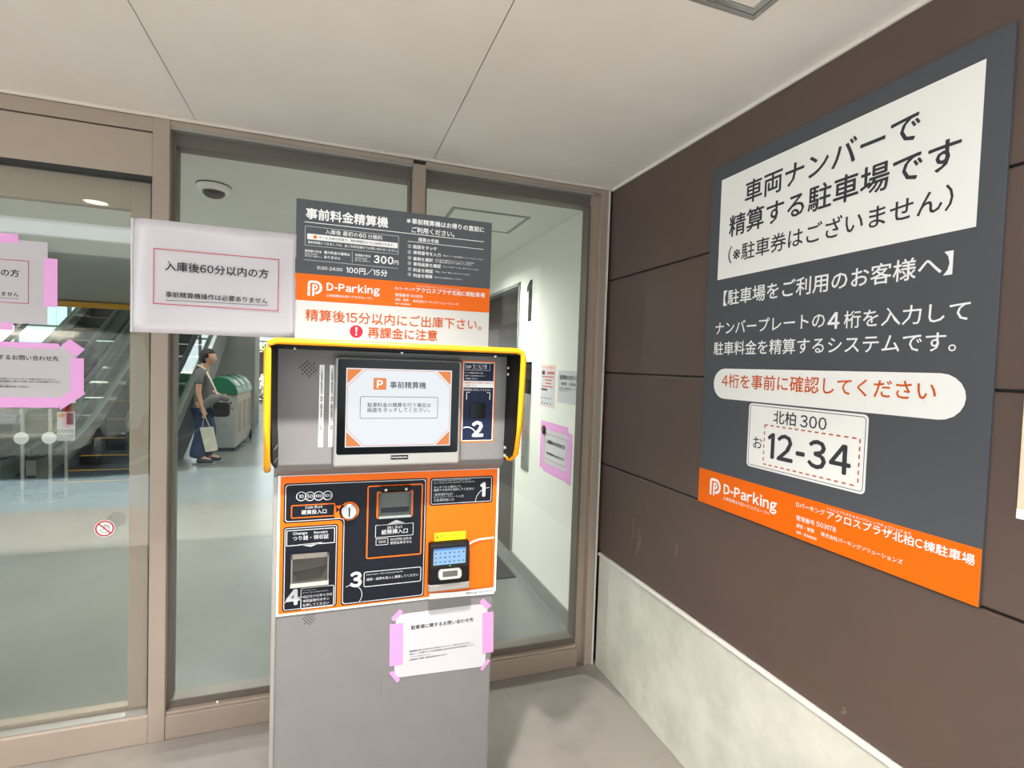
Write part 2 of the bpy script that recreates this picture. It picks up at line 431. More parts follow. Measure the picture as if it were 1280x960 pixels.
S(MB().box(-6.0, LX0-0.02, 0.074, 0.086, 0.12, 2.236).build('window_3', M_GLASS))
S(MB().box(-12, -6.0, 0.0, 0.15, 0, 5.3).build('wall_left_of_door', M_BRONZE))

# ------------------------------------------------------------------ setting: hall behind the glass
S(MB().box(-12, 2.2, 0.0, 18.2, -0.12, 0.0).build('floor_hall', M_HALLFLOOR))
S(MB().box(-12, 0.05, 0.12, 3.6, CEIL, CEIL+0.1).build('ceiling_hall', M_HALLCEIL))
S(MB().prism([(3.6, CEIL), (3.6, CEIL+0.2), (4.9, CEIL+0.2), (4.9, 2.12), (4.86, 2.12)], 'x', -12, 0.05).build('ceiling_slope', mat('slope_grey', '#a5a79c', 0.6)))
S(MB().box(-12, 0.05, 4.80, 4.92, 2.062, 2.12).build('trim_6', M_YELLOW, bevel=0.004))
S(MB().box(-12, 0.05, 4.9, 5.0, 2.4, 5.3).build('wall_beam', M_HALLWALL))
w = S(empty('wall_hall_right', (0.03, 1, 0)))
MB().box(0.03, 0.2, 0.12, 1.44, 0.0, CEIL).build('wall_face', M_HALLWALL, w)
MB().box(0.03, 0.2, 3.0, 18.2, 0.0, 5.3).build('wall_face', M_HALLWALL, w)
MB().box(0.03, 0.2, 1.44, 3.0, 2.19, CEIL).build('wall_face', M_HALLWALL, w)
S(MB().box(0.018, 0.03, 0.12, 1.43, 0.0, 0.10).build('baseboard_hall', M_BASEB, bevel=0.002))
dr = S(empty('door_2', (0.1, 2.2, 0)))
MB().box(0.022, 0.2, 1.42, 1.445, 0.0, 2.20).box(0.022, 0.2, 2.975, 3.0, 0.0, 2.20).box(0.022, 0.2, 1.42, 3.0, 2.175, 2.20).build('door_frame', M_GREYWALL, dr)
MB().box(0.10, 0.14, 1.445, 2.21, 0.0, 2.175).box(0.103, 0.14, 2.213, 2.975, 0.0, 2.175).build('door_panel', mat('lift_brown', '#2b2421', 0.3), dr)
wl_ = S(empty('added_window', (-11.95, 9, 0)))  # unseen glazed wall, added to bring daylight onto the hall's right wall
mb = MB()
for i in range(9): mb.box(-12, -11.9, 0.15+2.22*i, 0.25+2.22*i, 0, 5.3)
for z in (0.0, 2.45, 5.1): mb.box(-12, -11.9, 0.15, 18.2, z, z+0.12)
mb.build('window_frame', M_GREYWALL, wl_)
MB().box(-11.96, -11.95, 0.15, 18.2, 0.0, 5.2).build('pane', M_FARGLASS, wl_)
# far end: dark wall with high windows on the left, tall windows on the right
FY = 18.0
S(MB().box(-12, -6.6, FY, FY+0.2, 0, 1.75).build('wall_far', M_DARKWALL))
def far_window(name, x0, x1, z0, z1, nx, bars=()):
    r = S(empty(name, ((x0+x1)/2, FY, z0)))
    mb = MB()
    for i in range(nx+1):
        x = x0+(x1-x0)*i/nx; mb.box(x-0.04, x+0.04, FY, FY+0.12, z0, z1)
    for z in (z0+0.03, z1-0.03, *bars): mb.box(x0, x1, FY, FY+0.12, z-0.03, z+0.03)
    mb.build('window_frame', M_GREYWALL, r)
    MB().box(x0, x1, FY+0.05, FY+0.062, z0, z1).build('pane', M_FARGLASS, r)
far_window('window_4', -12, -6.6, 1.75, 5.2, 4, (2.35,))
far_window('window_5', -6.6, 0.03, 0.0, 5.2, 5, (2.15,))
S(MB().box(-3.92, -3.02, 11.0, 11.8, 0, 5.3).build('column_hall', M_GREYWALL, bevel=0.01))
S(MB().box(-14, 8, FY+0.2, 60, -0.14, -0.02).build('far_ground', mat('far_paving', '#b9b7ae', 0.8)))
# ------------------------------------------------------------------ large sign on the brown wall
SU0, SU1, SZ0, SZ1 = 0.7535, 1.6604, 1.0618, 2.3032
sg = empty('parking_sign', (0, -1.2, SZ0), 'large dark grey information sign with white headline panel mounted on the brown wall', 'sign')
MB().box(-0.008, 0.0, -SU1, -SU0, SZ0, SZ1).build('board', M_SIGNGREY, sg, bevel=0.001)
pw = plane_x(-0.008)
Ink(pw, 0.0004).rect((SU0, SZ0), (SU1, 1.1885)).build('orange_band', M_ORANGESIGN, sg)
Ink(pw, 0.0004).rect((0.8045, 1.889), (1.6115, 2.2505)).build('headline_panel', M_HEADWHITE, sg)
k = Ink(pw, 0.0010)
k.text('車両ナンバーで', (0.9220, 2.1690), (1.4830, 2.1670), bold=0.02)
k.block('headline_lettering')
k.text('精算する駐車場です', (0.8530, 2.0740), (1.5740, 2.0660), bold=0.02)
k.block('headline_lettering')
k.text('(※駐車券はございません)', (0.8550, 1.9740), (1.5640, 1.9650), bold=0.012)
k.build('headline_lettering', M_INK, sg)
k = Ink(pw, 0.0010)
k.text('【駐車場をご利用のお客様へ】', (0.8410, 1.8310), (1.5710, 1.8060), bold=0.014)
k.block('body_lettering')
k.text('ナンバープレートの', (0.8070, 1.7180), (1.2540, 1.7070), bold=0.010)
k.text('4', (1.2810, 1.7070), None, h=0.047, bold=0.03)
k.text('桁を入力して', (1.3120, 1.7070), (1.6110, 1.7060), bold=0.010)
k.block('body_lettering')
k.text('駐車料金を精算するシステムです。', (0.8030, 1.6470), (1.5880, 1.6310), bold=0.010)
k.build('white_lettering', M_WHITE, sg)
Ink(pw, 0.0004).rr((0.810, 1.458), (1.613, 1.566), 0.06).build('caption_pill', M_HEADWHITE, sg)
Ink(pw, 0.0010).text('4桁を事前に確認してください', (0.8520, 1.5250), (1.5530, 1.5220), bold=0.012).build('caption_lettering', M_ORANGEINK, sg)
pl = Ink(pw, 0.0004).rr((0.986, 1.241), (1.397, 1.453), 0.014).build('number_plate_panel', M_HEADWHITE, sg)
Ink(pw, 0.0008).frame((0.992, 1.247), (1.391, 1.447), 0.010, 0.0018).build('plate_outline', M_INK, pl)
k = Ink(pw, 0.0012)
k.text('北柏', (1.0890, 1.4160), (1.1740, 1.4170), bold=0.012)
k.text('300', (1.1890, 1.4120), (1.2770, 1.4170), bold=0.012)
k.text('お', (1.0110, 1.3230), (1.0500, 1.3270), bold=0.006)
k.block('number_lettering')
k.text('12-34', (1.0710, 1.3210), (1.3550, 1.3260), bold=0.026)
k.build('plate_lettering', M_INK, pl)
k = Ink(pw, 0.0012)
a, b = (1.0570, 1.3870), (1.3770, 1.2600)
def dashes(k, p, q, n, w):
    for i in range(n):
        t0, t1 = (i+0.0)/n, (i+0.55)/n
        k.stroke([(p[0]+(q[0]-p[0])*t0, p[1]+(q[1]-p[1])*t0), (p[0]+(q[0]-p[0])*t1, p[1]+(q[1]-p[1])*t1)], w)
dashes(k, (a[0], a[1]), (b[0], a[1]), 14, 0.004); dashes(k, (a[0], b[1]), (b[0], b[1]), 14, 0.004)
dashes(k, (a[0], a[1]), (a[0], b[1]), 6, 0.004); dashes(k, (b[0], a[1]), (b[0], b[1]), 6, 0.004)
k.build('dash_pattern', M_DASH, pl)

def parking_logo(pl, lift, c, s, m, parent):
    """white rounded emblem with the letter P cut out; s is its height"""
    u0, v0 = c[0]-s*0.47, c[1]-s*0.5
    def q(x, y): return (u0+x*s, v0+y*s)
    k = Ink(pl, lift)
    def arcp(cx, cy, r, a0, a1, n=20): return [q(cx+r*math.cos(math.radians(a0+(a1-a0)*i/n)), cy+r*math.sin(math.radians(a0+(a1-a0)*i/n))) for i in range(n+1)]
    # outer bowl: a rounded P outline that runs up the left, over the top and round to the foot
    k.stroke([q(0.10, 0.0), q(0.10, 0.55), q(0.10, 0.80), q(0.13, 0.88), q(0.20, 0.92), q(0.34, 0.93)]+arcp(0.48, 0.56, 0.37, 90, -88)+[q(0.49, 0.19)], s*0.155)
    k.lift += 0.00005; k.stroke([q(0.03, 0.0), q(0.19, 0.0), q(0.19, 0.07), q(0.03, 0.07)][:2], s*0.02)
    # inner P
    k.lift += 0.00005; k.stroke([q(0.375, 0.0), q(0.375, 0.745)], s*0.12)
    k.lift += 0.00005; k.stroke([q(0.375, 0.72), q(0.46, 0.72)]+arcp(0.46, 0.58, 0.14, 88, -88, 14)+[q(0.375, 0.44)], s*0.10)
    return k.build('logo', m, parent)
parking_logo(pw, 0.0010, (0.8430, 1.1330), 0.062, M_WHITE, sg)
k = Ink(pw, 0.0010)
k.text('D-Parking', (0.8860, 1.1310), (1.1200, 1.1370), bold=0.035)
k.text('土地活用は大和ハウスグループへ', (0.8860, 1.1030), (1.0940, 1.1080), bold=0.006)
k.block('address_lettering')
k.text('Dパーキング', (1.1900, 1.1610), (1.2860, 1.1650), bold=0.012)
k.text('アクロスプラザ北柏C棟駐車場', (1.2920, 1.1600), (1.6490, 1.1600), bold=0.016)
k.text('アクロスプラザキタカシワシートウチュウシャジョウ', (1.2910, 1.1790), (1.5160, 1.1740), bold=0.004)
k.text('管理番号', (1.1920, 1.1220), (1.2550, 1.1250), bold=0.012)
k.text('503178', (1.2610, 1.1230), (1.3220, 1.1270), bold=0.012)
k.text('運営・管理', (1.1940, 1.0990), (1.2550, 1.1020), bold=0.012)
k.text('株式会社パーキングソリューションズ', (1.2770, 1.0980), (1.5010, 1.1040), bold=0.010)
k.text('故障・緊急連絡先', (1.1950, 1.0780), (1.2650, 1.0830), bold=0.010)
k.build('band_lettering', M_WHITE, sg)

# pale notice at the far edge of the wall
nb = empty('wall_notice', (0, -1.9, 1.27), 'pale cream notice board on the brown wall just past the large sign', 'notice')
MB().box(-0.006, 0.0, -2.15, -1.713, 1.272, 1.86).build('board', mat('cream_notice', '#f0dcc0', 0.5), nb, bevel=0.001)
Ink(plane_x(-0.006), 0.0005).rect((1.713, 1.272), (2.15, 1.292)).build('white_edge', M_WHITE, nb)

# access panel in the porch ceiling
ap = empty('ceiling_access_panel', (-0.55, -1.5, CEIL), 'square framed access hatch set in the pale porch ceiling near the brown wall', 'access panel')
hx0, hx1, hy0, hy1 = -0.775, -0.325, -1.715, -1.265
def sq_frame(mb, x0, x1, y0, y1, w, z0, z1):
    mb.box(x0, x1, y0, y0+w, z0, z1).box(x0, x1, y1-w, y1, z0, z1).box(x0, x0+w, y0+w, y1-w, z0, z1).box(x1-w, x1, y0+w, y1-w, z0, z1); return mb
sq_frame(MB(), hx0, hx1, hy0, hy1, 0.014, CEIL-0.006, CEIL+0.002).build('outer_frame', M_SILVER, ap, bevel=0.001)
sq_frame(MB(), hx0+0.016, hx1-0.016, hy0+0.016, hy1-0.016, 0.016, CEIL-0.004, CEIL+0.002).build('inner_frame', M_STEEL, ap, bevel=0.001)
MB().box(hx0+0.035, hx1-0.035, hy0+0.035, hy1-0.035, CEIL-0.003, CEIL+0.002).build('hatch_board', M_CEIL, ap)

# round downlights of the porch (seen as reflections in the glass) with their own lamps
def downlight(x, y, z, name, label, watts, cat='downlight', group=None, col=(1.0, 0.955, 0.90), size=math.radians(104), parentless=True):
    r = empty(name, (x, y, z), label, cat, group)
    MB().lathe((x, y, z), [(0.075, 0.0), (0.075, -0.004), (0.062, -0.007), (0.060, 0.0)], 'z', 32).build('trim_ring', M_TRIM, r)
    MB().lathe((x, y, z), [(0.060, -0.001), (0.060, -0.003), (0, -0.003)], 'z', 32).build('diffuser', glow('lamp_disc', '#fff4e4', 14.0), r)
    L = bpy.data.lights.new(name+'_light', 'SPOT'); L.energy = watts; L.spot_size = size; L.spot_blend = 1.0; L.shadow_soft_size = 0.03; L.color = col
    lo = bpy.data.objects.new(name+'_light', L); C.objects.link(lo); lo.location = (x, y, z-0.02)
    return r
downlight(-1.22, -1.44, CEIL, 'porch_downlight', 'round glowing downlight in the porch ceiling in front of the payment machine', PORCH_LAMP_W)
downlight(-2.71, -1.42, CEIL, 'porch_downlight', 'round glowing downlight in the porch ceiling in front of the sliding door', PORCH_LAMP_W)

# ------------------------------------------------------------------ payment machine
MX0, MX1 = -1.484, -0.832            # cabinet sides
YL, YU = -0.80, -0.85                # lower front, upper front
pm = empty('payment_machine', (-1.16, -0.6, 0), 'tall grey parking payment machine with orange panel and yellow-edged hood', 'payment machine')
MB().box(MX0, MX1, YL, -0.38, 0.0, 1.578).build('cabinet', M_GREY, pm, bevel=0.006)
UX0, UX1 = -1.475, -0.826
MB().prism([(-0.70, 1.579), (YU, 1.579), (YU, 1.262), (YU+0.012, 1.245), (YL-0.012, 1.228), (YL-0.002, 1.228), (-0.70, 1.228)], 'x', UX0, UX1).build('upper_housing', M_GREY, pm, bevel=0.003)
MB().box(MX0, MX0+0.012, YL-0.004, -0.70, 0.02, 1.222).build('corner_strip', M_SILVER, pm, bevel=0.003)
# hood: black side and top plates with a yellow rubber edge
HX0, HX1, HZ = (-1.4650, 1.5890)[0]-0.006, (-0.8280, 1.5930)[0]+0.002, 1.580
HD = -0.955
mb = MB()
mb.hexa([(HX0-0.008, -0.55, HZ), (HX1+0.008, -0.55, HZ), (HX1+0.008, -0.55, HZ+0.012), (HX0-0.008, -0.55, HZ+0.012),
         (HX0-0.014, HD, HZ), (HX1+0.010, HD, HZ), (HX1+0.010, HD, HZ+0.012), (HX0-0.014, HD, HZ+0.012)])
for s, x in ((-1, HX0), (1, HX1)):
    o = 0.010 if s > 0 else 0.014
    prof = [(-0.70, HZ), (HD, HZ), (HD+0.004, 1.50), (HD+0.012, 1.38), (HD+0.035, 1.285), (YU-0.03, 1.262), (-0.70, 1.262)]
    n = len(prof); A = mb.verts([(x+s*o*max(0, (YU-y)/(YU-HD)), y, z) for y, z in prof]); B = mb.verts([(x+s*o*max(0, (YU-y)/(YU-HD))-s*0.006, y, z) for y, z in prof])
    mb.bm.faces.new(A); mb.bm.faces.new(B[::-1])
    for i in range(n): mb.bm.faces.new((A[i], A[(i+1) % n], B[(i+1) % n], B[i]))
hood = mb.build('hood', M_BLACK, pm)
ex0, ex1 = HX0-0.016, HX1+0.012
edge = [(ex0-0.002, HD+0.05, 1.262), (ex0-0.001, HD+0.03, 1.278), (ex0, HD+0.008, 1.38), (ex0, HD, 1.50), (ex0, HD-0.004, 1.573), (ex0+0.004, HD-0.004, 1.588), (ex0+0.02, HD-0.004, 1.594),
        (ex1-0.02, HD-0.004, 1.594), (ex1-0.004, HD-0.004, 1.588), (ex1, HD-0.004, 1.573), (ex1, HD, 1.50), (ex1, HD+0.008, 1.38), (ex1-0.001, HD+0.03, 1.292), (ex1-0.004, HD+0.06, 1.272), (ex1-0.012, HD+0.075, 1.270)]
MB().tube(edge, 0.0085, 10).build('edge_trim', M_HOODYEL, hood, smooth=True)
def screw(p, r, axis, parent): MB().lathe(p, [(r, 0), (r*0.8, -r*0.8), (0, -r)], axis, 10).build('hood_screw', M_STEEL, parent)
for u, v in ((-1.4290, 1.5840), (-1.1530, 1.5870), (-0.8810, 1.5840)): screw((u, -0.90, HZ-0.001), 0.005, 'z', hood)
for y, z, r in ((-0.875, 1.545, 0.005), (-0.875, 1.525, 0.005), (-0.868, 1.30, 0.006), (-0.868, 1.275, 0.006)): screw((HX1-0.004, y, z), r, 'x', hood)
for z in (1.318, 1.285): MB().box(HX0+0.0005, HX0+0.0018, -0.93, -0.86, z, z+0.003).build('hood_seam', M_STEEL, hood)

def speaker(c, r, pl, parent, rows=7):
    k = Ink(pl, 0.0006); st = 2*r/rows
    for i in range(rows+1):
        for j in range(rows+1):
            if (i+j) % 2: continue
            u, v = c[0]-r+i*st, c[1]-r+j*st
            if math.hypot(u-c[0], v-c[1]) <= r*1.02: k.poly(circle((u, v), st*0.36, 10))
    return k.build('speaker_hole_pattern', M_BLACK, parent)
pu, plw = plane_y(YU), plane_y(YL)
speaker((-1.3970, 1.5250), 0.020, pu, pm)
speaker((-1.3840, 0.8070), 0.016, plw, pm)
# vertical strip labels
for (tl, br) in (((-1.3670, 1.5370), (-1.3570, 1.3100)), ((-1.3400, 1.5370), (-1.3310, 1.3100))):
    u = (tl[0]+br[0])/2
    st = Ink(pu, 0.0005).rect((u-0.0062, tl[1]), (u+0.0062, br[1])).build('strip_label', M_WHITE, pm)
    Ink(pu, 0.0009).vtext('この駐車場の駐車料金は、現金、各種決済端末にて、精算してください', u, tl[1]-0.008, br[1]+0.008, 0.0068).build('lettering', M_BLACKINK, st)
# touch screen
a, b = (-1.3300, 1.5620), (-0.9720, 1.2550)
bz = MB().box(a[0], b[0], YU-0.022, YU, b[1], a[1]).build('screen_bezel', M_SILVER, pm, bevel=0.008, seg=3)
ps = plane_y(YU-0.022)
a, b = (-1.3210, 1.5550), (-0.9810, 1.2910)
Ink(ps, 0.0006).rr(a, b, 0.006).build('screen_border', M_SCREENBLACK, bz)
a, b = (-1.2990, 1.5310), (-1.0040, 1.3110)
Ink(ps, 0.0010).rect(a, b).build('display', glow('display_white', '#e6ebf0', 0.70), bz)
u0, u1, v0, v1 = a[0], b[0], b[1], a[1]; W_, H_ = u1-u0, v1-v0
k = Ink(ps, 0.0014); tq = 0.040
for (cu, cv, su, sv) in ((u0+0.003, v1-0.003, 1, -1), (u1-0.003, v1-0.003, -1, -1), (u0+0.003, v0+0.003, 1, 1), (u1-0.003, v0+0.003, -1, 1)):
    k.poly([(cu, cv), (cu+su*tq, cv), (cu, cv+sv*tq)] if su*sv > 0 else [(cu, cv), (cu, cv+sv*tq), (cu+su*tq, cv)])
t2, e = 0.046, 0.0042
k.stroke([(u0+e+t2, v1-e), (u1-e-t2, v1-e), (u1-e, v1-e-t2), (u1-e, v0+e+t2), (u1-e-t2, v0+e), (u0+e+t2, v0+e), (u0+e, v0+e+t2), (u0+e, v1-e-t2), (u0+e+t2, v1-e)], 0.0014)
a, b = (-1.2260, 1.5050), (-1.1910, 1.4720); k.rr(a, b, 0.001)
k.build('display_orange_pattern', glow('display_orange', '#f08213', 0.65), bz)
k = Ink(ps, 0.0016)
k.text('事前精算機', (-1.1810, 1.4870), (-1.0790, 1.4860), bold=0.02)
k.text('駐車料金の精算を行う場合は', (-1.2410, 1.4310), (-1.0640, 1.4280), bold=0.012)
k.text('画面をタッチしてください。', (-1.2410, 1.4160), (-1.0670, 1.4140), bold=0.012)
a, b = (-1.2610, 1.4530), (-1.0430, 1.3910); k.frame(a, b, 0.005, 0.0014)
k.build('display_lettering', glow('display_ink', '#2a3038', 0.5), bz)
Ink(ps, 0.0018).text('P', (-1.2170, 1.4880), (-1.2000, 1.4880), bold=0.04).build('display_letter', glow('display_letter_white', '#ffffff', 0.75), bz)
a, b = (-1.1740, 1.2860), (-1.1250, 1.2740)
bd = Ink(ps, 0.0008).rect(a, b).build('badge', M_BLACK, bz)
Ink(ps, 0.0012).text('Parking Solutions', (a[0]+0.002, (a[1]+b[1])/2), (b[0]-0.002, (a[1]+b[1])/2), bold=0.01).build('lettering', M_WHITE, bd)
# code reader panel
a, b = (-0.9690, 1.5630), (-0.8630, 1.3160); qc = (a[0]+b[0])/2; qw = (b[0]-a[0])/2
qr = Ink(pu, 0.0005).rr(a, b, 0.004).build('reader_panel', M_ORANGE, pm)
Ink(pu, 0.0008).rr((a[0]+0.004, b[1]+0.004), (b[0]-0.004, a[1]-0.004), 0.002).build('panel_border', M_WHITE, qr)
k = Ink(pu, 0.0011); x0, x1 = a[0]+0.0065, b[0]-0.0065
k.rect((x0, (-0.9160, 1.4820)[1]), (x1, b[1]+0.0065)).rect((x0, (-0.9170, 1.5020)[1]), (x1, a[1]-0.0065))
k.build('blue_print', M_NAVY2, qr)
Q = lambda y: (-0.9190, 1.5630)[1]+(y-451)*((-0.9110, 1.3200)[1]-(-0.9190, 1.5630)[1])/100.0
k = Ink(pu, 0.0015)
k.frame((x0+0.004, Q(454)), (x1-0.012, Q(463)), 0.001, 0.0008)
k.text('QR', (x0+0.007, Q(459)), (x0+0.022, Q(459)), bold=0.02)
k.text('サービス券', (x0+0.026, Q(457.2)), (x1-0.022, Q(457.2)), bold=0.01)
k.text('バーコード', (x0+0.026, Q(460.2)), (x1-0.022, Q(460.2)), bold=0.01)
for i, t in enumerate(('サービス券をお持ちの方は', '対象サービス券を枠内にかざして', 'ご利用ください。')):
    k.text(t, (x0+0.003, Q(466.2+3.6*i)), (x0+(0.060, 0.066, 0.044)[i], Q(466.2+3.6*i)), bold=0.01)
k.text('読取部にかざしてください', (x0+0.002, Q(487.2)), (x1-0.006, Q(487.2)), bold=0.006)
for s, x in ((1, x0+0.010), (-1, x1-0.010)):
    k.stroke([(x+s*0.010, Q(490.4)), (x, Q(490.4)), (x, Q(499.5))], 0.0022)
k.text('2', (qc+0.001, Q(536)), None, h=abs(Q(546.2)-Q(526.2)), bold=0.06)
k.arc((x0+0.014, Q(546)), 0.030, 112, 12, 0.0026)
k.build('lettering', M_WHITE, qr)
k = Ink(pu, 0.0015)
k.text('駐車券ではご利用できません', (x0+0.003, Q(478.4)), (x1-0.002, Q(478.4)), bold=0.012)
k.text('ご注意ください', (x0+0.003, Q(481.8)), (x0+0.040, Q(481.8)), bold=0.012)
k.build('red_lettering', M_DASH, qr)
rw = MB().box(qc-0.025, qc+0.023, YU-0.004, YU, Q(522.5), Q(503.5)).build('reader_window', M_SCREENBLACK, qr, bevel=0.001)

# lower decal
a, b = (-1.4720, 1.2090), (-0.8250, 0.8180)
DU0, DU1 = a[0], b[0]; DV1 = 1.224; DV0 = (-1.4700, 0.8250)[1]
dec = MB().box(DU0, DU1, YL-0.003, YL, DV0, DV1).build('front_decal', M_WHITE, pm, bevel=0.0008)
pd = plane_y(YL-0.003)
Ink(pd, 0.0005).rect((DU0+0.0065, DV0+0.007), (DU1-0.007, DV1-0.002)).build('orange_print', M_ORANGE, dec)
navy = Ink(pd, 0.0009); silver = Ink(pd, 0.0013)
A0, A1 = (-1.4560, 1.2020), (-1.0570, 1.2020); Bq = (-1.0550, 0.8350); Cq = (-1.2980, 0.8380); Dq = (-1.3000, 1.0890); Eq = (-1.4550, 1.0900)
ax0, ax1 = A0[0], (A1[0]+Bq[0])/2; av1 = (A0[1]+A1[1])/2; av0 = (Bq[1]+Cq[1])/2; am = (Cq[0]+Dq[0])/2; avm = (Dq[1]+Eq[1])/2
def lshape(g):
    r = 0.008; P = []
    def c(cx, cy, a0, a1, rr=r):
        for i in range(6):
            t = math.radians(a0+(a1-a0)*i/5); P.append((cx+rr*math.cos(t), cy+rr*math.sin(t)))
    c(ax1-g-r, av1-g-r, 0, 90); c(ax0+g+r, av1-g-r, 90, 180); c(ax0+g+r, avm+g+r, 180, 270)
    R2 = 0.012
    c(am+g-R2, avm+g-R2, 90, 0, R2)
    c(am+g+r, av0+g+r, 180, 270); c(ax1-g-r, av0+g+r, 270, 360)
    return P
navy.poly(lshape(0.0)); silver.band(lshape(0.0035), lshape(0.0055))
Ba, Bb = (-1.4560, 1.0750), (-1.3100, 0.8350); B2 = (-1.4560, 0.8400)
bx0, bx1, bv1, bv0 = Ba[0], Bb[0], Ba[1]+0.004, (Bb[1]+B2[1])/2
navy.rr((bx0, bv0), (bx1, bv1), 0.008); silver.frame((bx0+0.0035, bv0+0.0035), (bx1-0.0035, bv1-0.0035), 0.006, 0.002)
Ca, Cb = (-1.0470, 1.2010), (-0.8460, 1.1150)
cx0, cx1, cv1, cv0 = Ca[0], Cb[0], Ca[1], (Cb[1]+(-1.0460, 1.1150)[1])/2
navy.rr((cx0, cv0), (cx1, cv1), 0.008); silver.frame((cx0+0.004, cv0+0.004), (cx1-0.004, cv1-0.004), 0.006, 0.0018)
navy.build('navy_print', M_NAVY, dec)
# coin section
for q, t in (((-1.4110, 1.1640), '10'), ((-1.3880, 1.1630), '50'), ((-1.3650, 1.1630), '100'), ((-1.3410, 1.1630), '500')):
    silver.ring(q, 0.0135, 0.0022); silver.text(t, q, None, h=(0.0105 if len(t) == 2 else 0.0085), bold=0.01)
silver.text('Coin Slot', (-1.4000, 1.1320), (-1.3540, 1.1320), bold=0.02)
silver.text('硬貨投入口', (-1.4100, 1.1180), (-1.3430, 1.1180), bold=0.02)
og = Ink(pd, 0.0013); ka, kb = (-1.4370, 1.1400), (-1.3200, 1.1060)
kn = (-1.2810, 1.1140)
og.frame((ka[0], kb[1]-0.004), (kb[0], ka[1]), 0.004, 0.0028)
og.rect((kb[0]-0.001, kn[1]-0.018), (kn[0], kn[1]+0.018)); og.disc(kn, 0.0275)
# bill section
ba, bb = (-1.2310, 1.1860), (-1.0680, 0.9640); bq = (-1.2280, 0.9710)
og.frame((ba[0], (bb[1]+bq[1])/2), (bb[0], (ba[1]+(-1.0730, 1.1850)[1])/2), 0.006, 0.0038)
sa, sb = (-1.2040, 1.1670), (-1.0970, 1.0860)
og.frame((sa[0], sb[1]), (sb[0], sa[1]), 0.006, 0.0052)
og.build('orange_outline', M_ORANGE, dec)
silver.text('Bill Slot', (-1.1710, 1.0580), (-1.1270, 1.0580), bold=0.02)
silver.text('紙幣挿入口', (-1.1880, 1.0450), (-1.1110, 1.0440), bold=0.016)
ta, tb = (-1.2060, 1.0670), (-1.0940, 1.0330); silver.frame((ta[0], tb[1]-0.004), (tb[0], ta[1]), 0.002, 0.0016)
ta, tb = (-1.2040, 1.0260), (-1.1680, 1.0060); silver.frame((ta[0], tb[1]), (tb[0], ta[1]), 0.002, 0.0016)
silver.text('1000', (-1.1960, 1.0160), (-1.1750, 1.0160), bold=0.01)
silver.text('1000円札以外は', (-1.1620, 1.0210), (-1.0990, 1.0200), bold=0.006)
silver.text('使用出来ません', (-1.1620, 1.0110), (-1.0970, 1.0090), bold=0.006)
tr = (-1.1460, 1.0720); silver.poly([(tr[0]-0.026, tr[1]-0.005), (tr[0]+0.026, tr[1]-0.003), (tr[0], tr[1]+0.007)])
# change section
ta, tb = (-1.4480, 1.0690), (-1.3190, 1.0300); silver.frame((ta[0], tb[1]-0.006), (tb[0], ta[1]), 0.002, 0.0022)
silver.text('Change', (-1.4310, 1.0580), (-1.3930, 1.0580), bold=0.03)
silver.text('Receipt', (-1.3760, 1.0580), (-1.3390, 1.0570), bold=0.03)
silver.text('つり銭・領収証', (-1.4310, 1.0460), (-1.3360, 1.0440), bold=0.016)
tr = (-1.3840, 1.0230); silver.poly([(tr[0]-0.034, tr[1]+0.004), (tr[0], tr[1]-0.005), (tr[0]+0.034, tr[1]+0.006)])
ta, tb = (-1.4080, 0.9010), (-1.3180, 0.8420); silver.frame((ta[0], tb[1]-0.003), (tb[0], ta[1]), 0.005, 0.0022)
tx0, tx1 = ta[0]+0.006, tb[0]-0.005; ty = ta[1]; th = (ta[1]-tb[1]+0.003)
for i, (t, f_) in enumerate((('To receipt, press', 0.45), ('press the receipt button.', 0.86), ('領収証が必要な方は', 1.0), ('領収証発行ボタン', 0.9), ('を押してください', 0.9))):
    y = ty-th*(0.13, 0.24, 0.42, 0.62, 0.82)[i]; silver.text(t, (tx0, y), (tx0+(tx1-tx0)*f_, y), bold=0.012)
silver.text('4', (-1.4280, 0.8770), None, h=0.046, bold=0.06)
cq = (-1.4150, 0.8240); silver.arc(cq, 0.052, 132, 60, 0.0016)
# step 3
ta, tb = (-1.2360, 0.9280), (-1.0670, 0.8870); silver.frame((ta[0], tb[1]-0.003), (tb[0], ta[1]+0.002), 0.006, 0.0022)
silver.text('Insert coins / bills to pay parking fee', (-1.2290, 0.9210), (-1.1230, 0.9200), bold=0.012)
silver.text('硬貨・紙幣を投入し精算してください', (-1.2280, 0.9090), (-1.0750, 0.9030), bold=0.008)
silver.text('3', (-1.2580, 0.9100), None, h=0.047, bold=0.06)
cq = (-1.2710, 0.8630); silver.arc(cq, 0.031, 118, -48, 0.0018, 22)
# step 1
silver.text('1', (-0.8790, 1.1580), None, h=0.046, bold=0.06)
silver.arc((cx1-0.012, cv0+0.004), 0.044, 90, 178, 0.0016)
for t, L_, R_ in (('Go touch panel operation. Please select', (-1.0360, 1.1910), (-0.9190, 1.1920)), ('your vehicle to make payment for parking fee.', (-1.0360, 1.1840), (-0.9050, 1.1850)), ('タッチパネル操作にて、', (-1.0350, 1.1710), (-0.9480, 1.1720)), ('精算する車両を選択してください', (-1.0350, 1.1630), (-0.9080, 1.1620)), ('〈事前選択方法〉', (-1.0350, 1.1490), (-0.9740, 1.1500)), ('①ナンバープレート入力', (-1.0350, 1.1410), (-0.9410, 1.1410)), ('②駐車時間入力', (-1.0340, 1.1320), (-0.9710, 1.1310))):
    silver.text(t, (L_[0], (L_[1]+R_[1])/2), (R_[0], (L_[1]+R_[1])/2), bold=0.008)


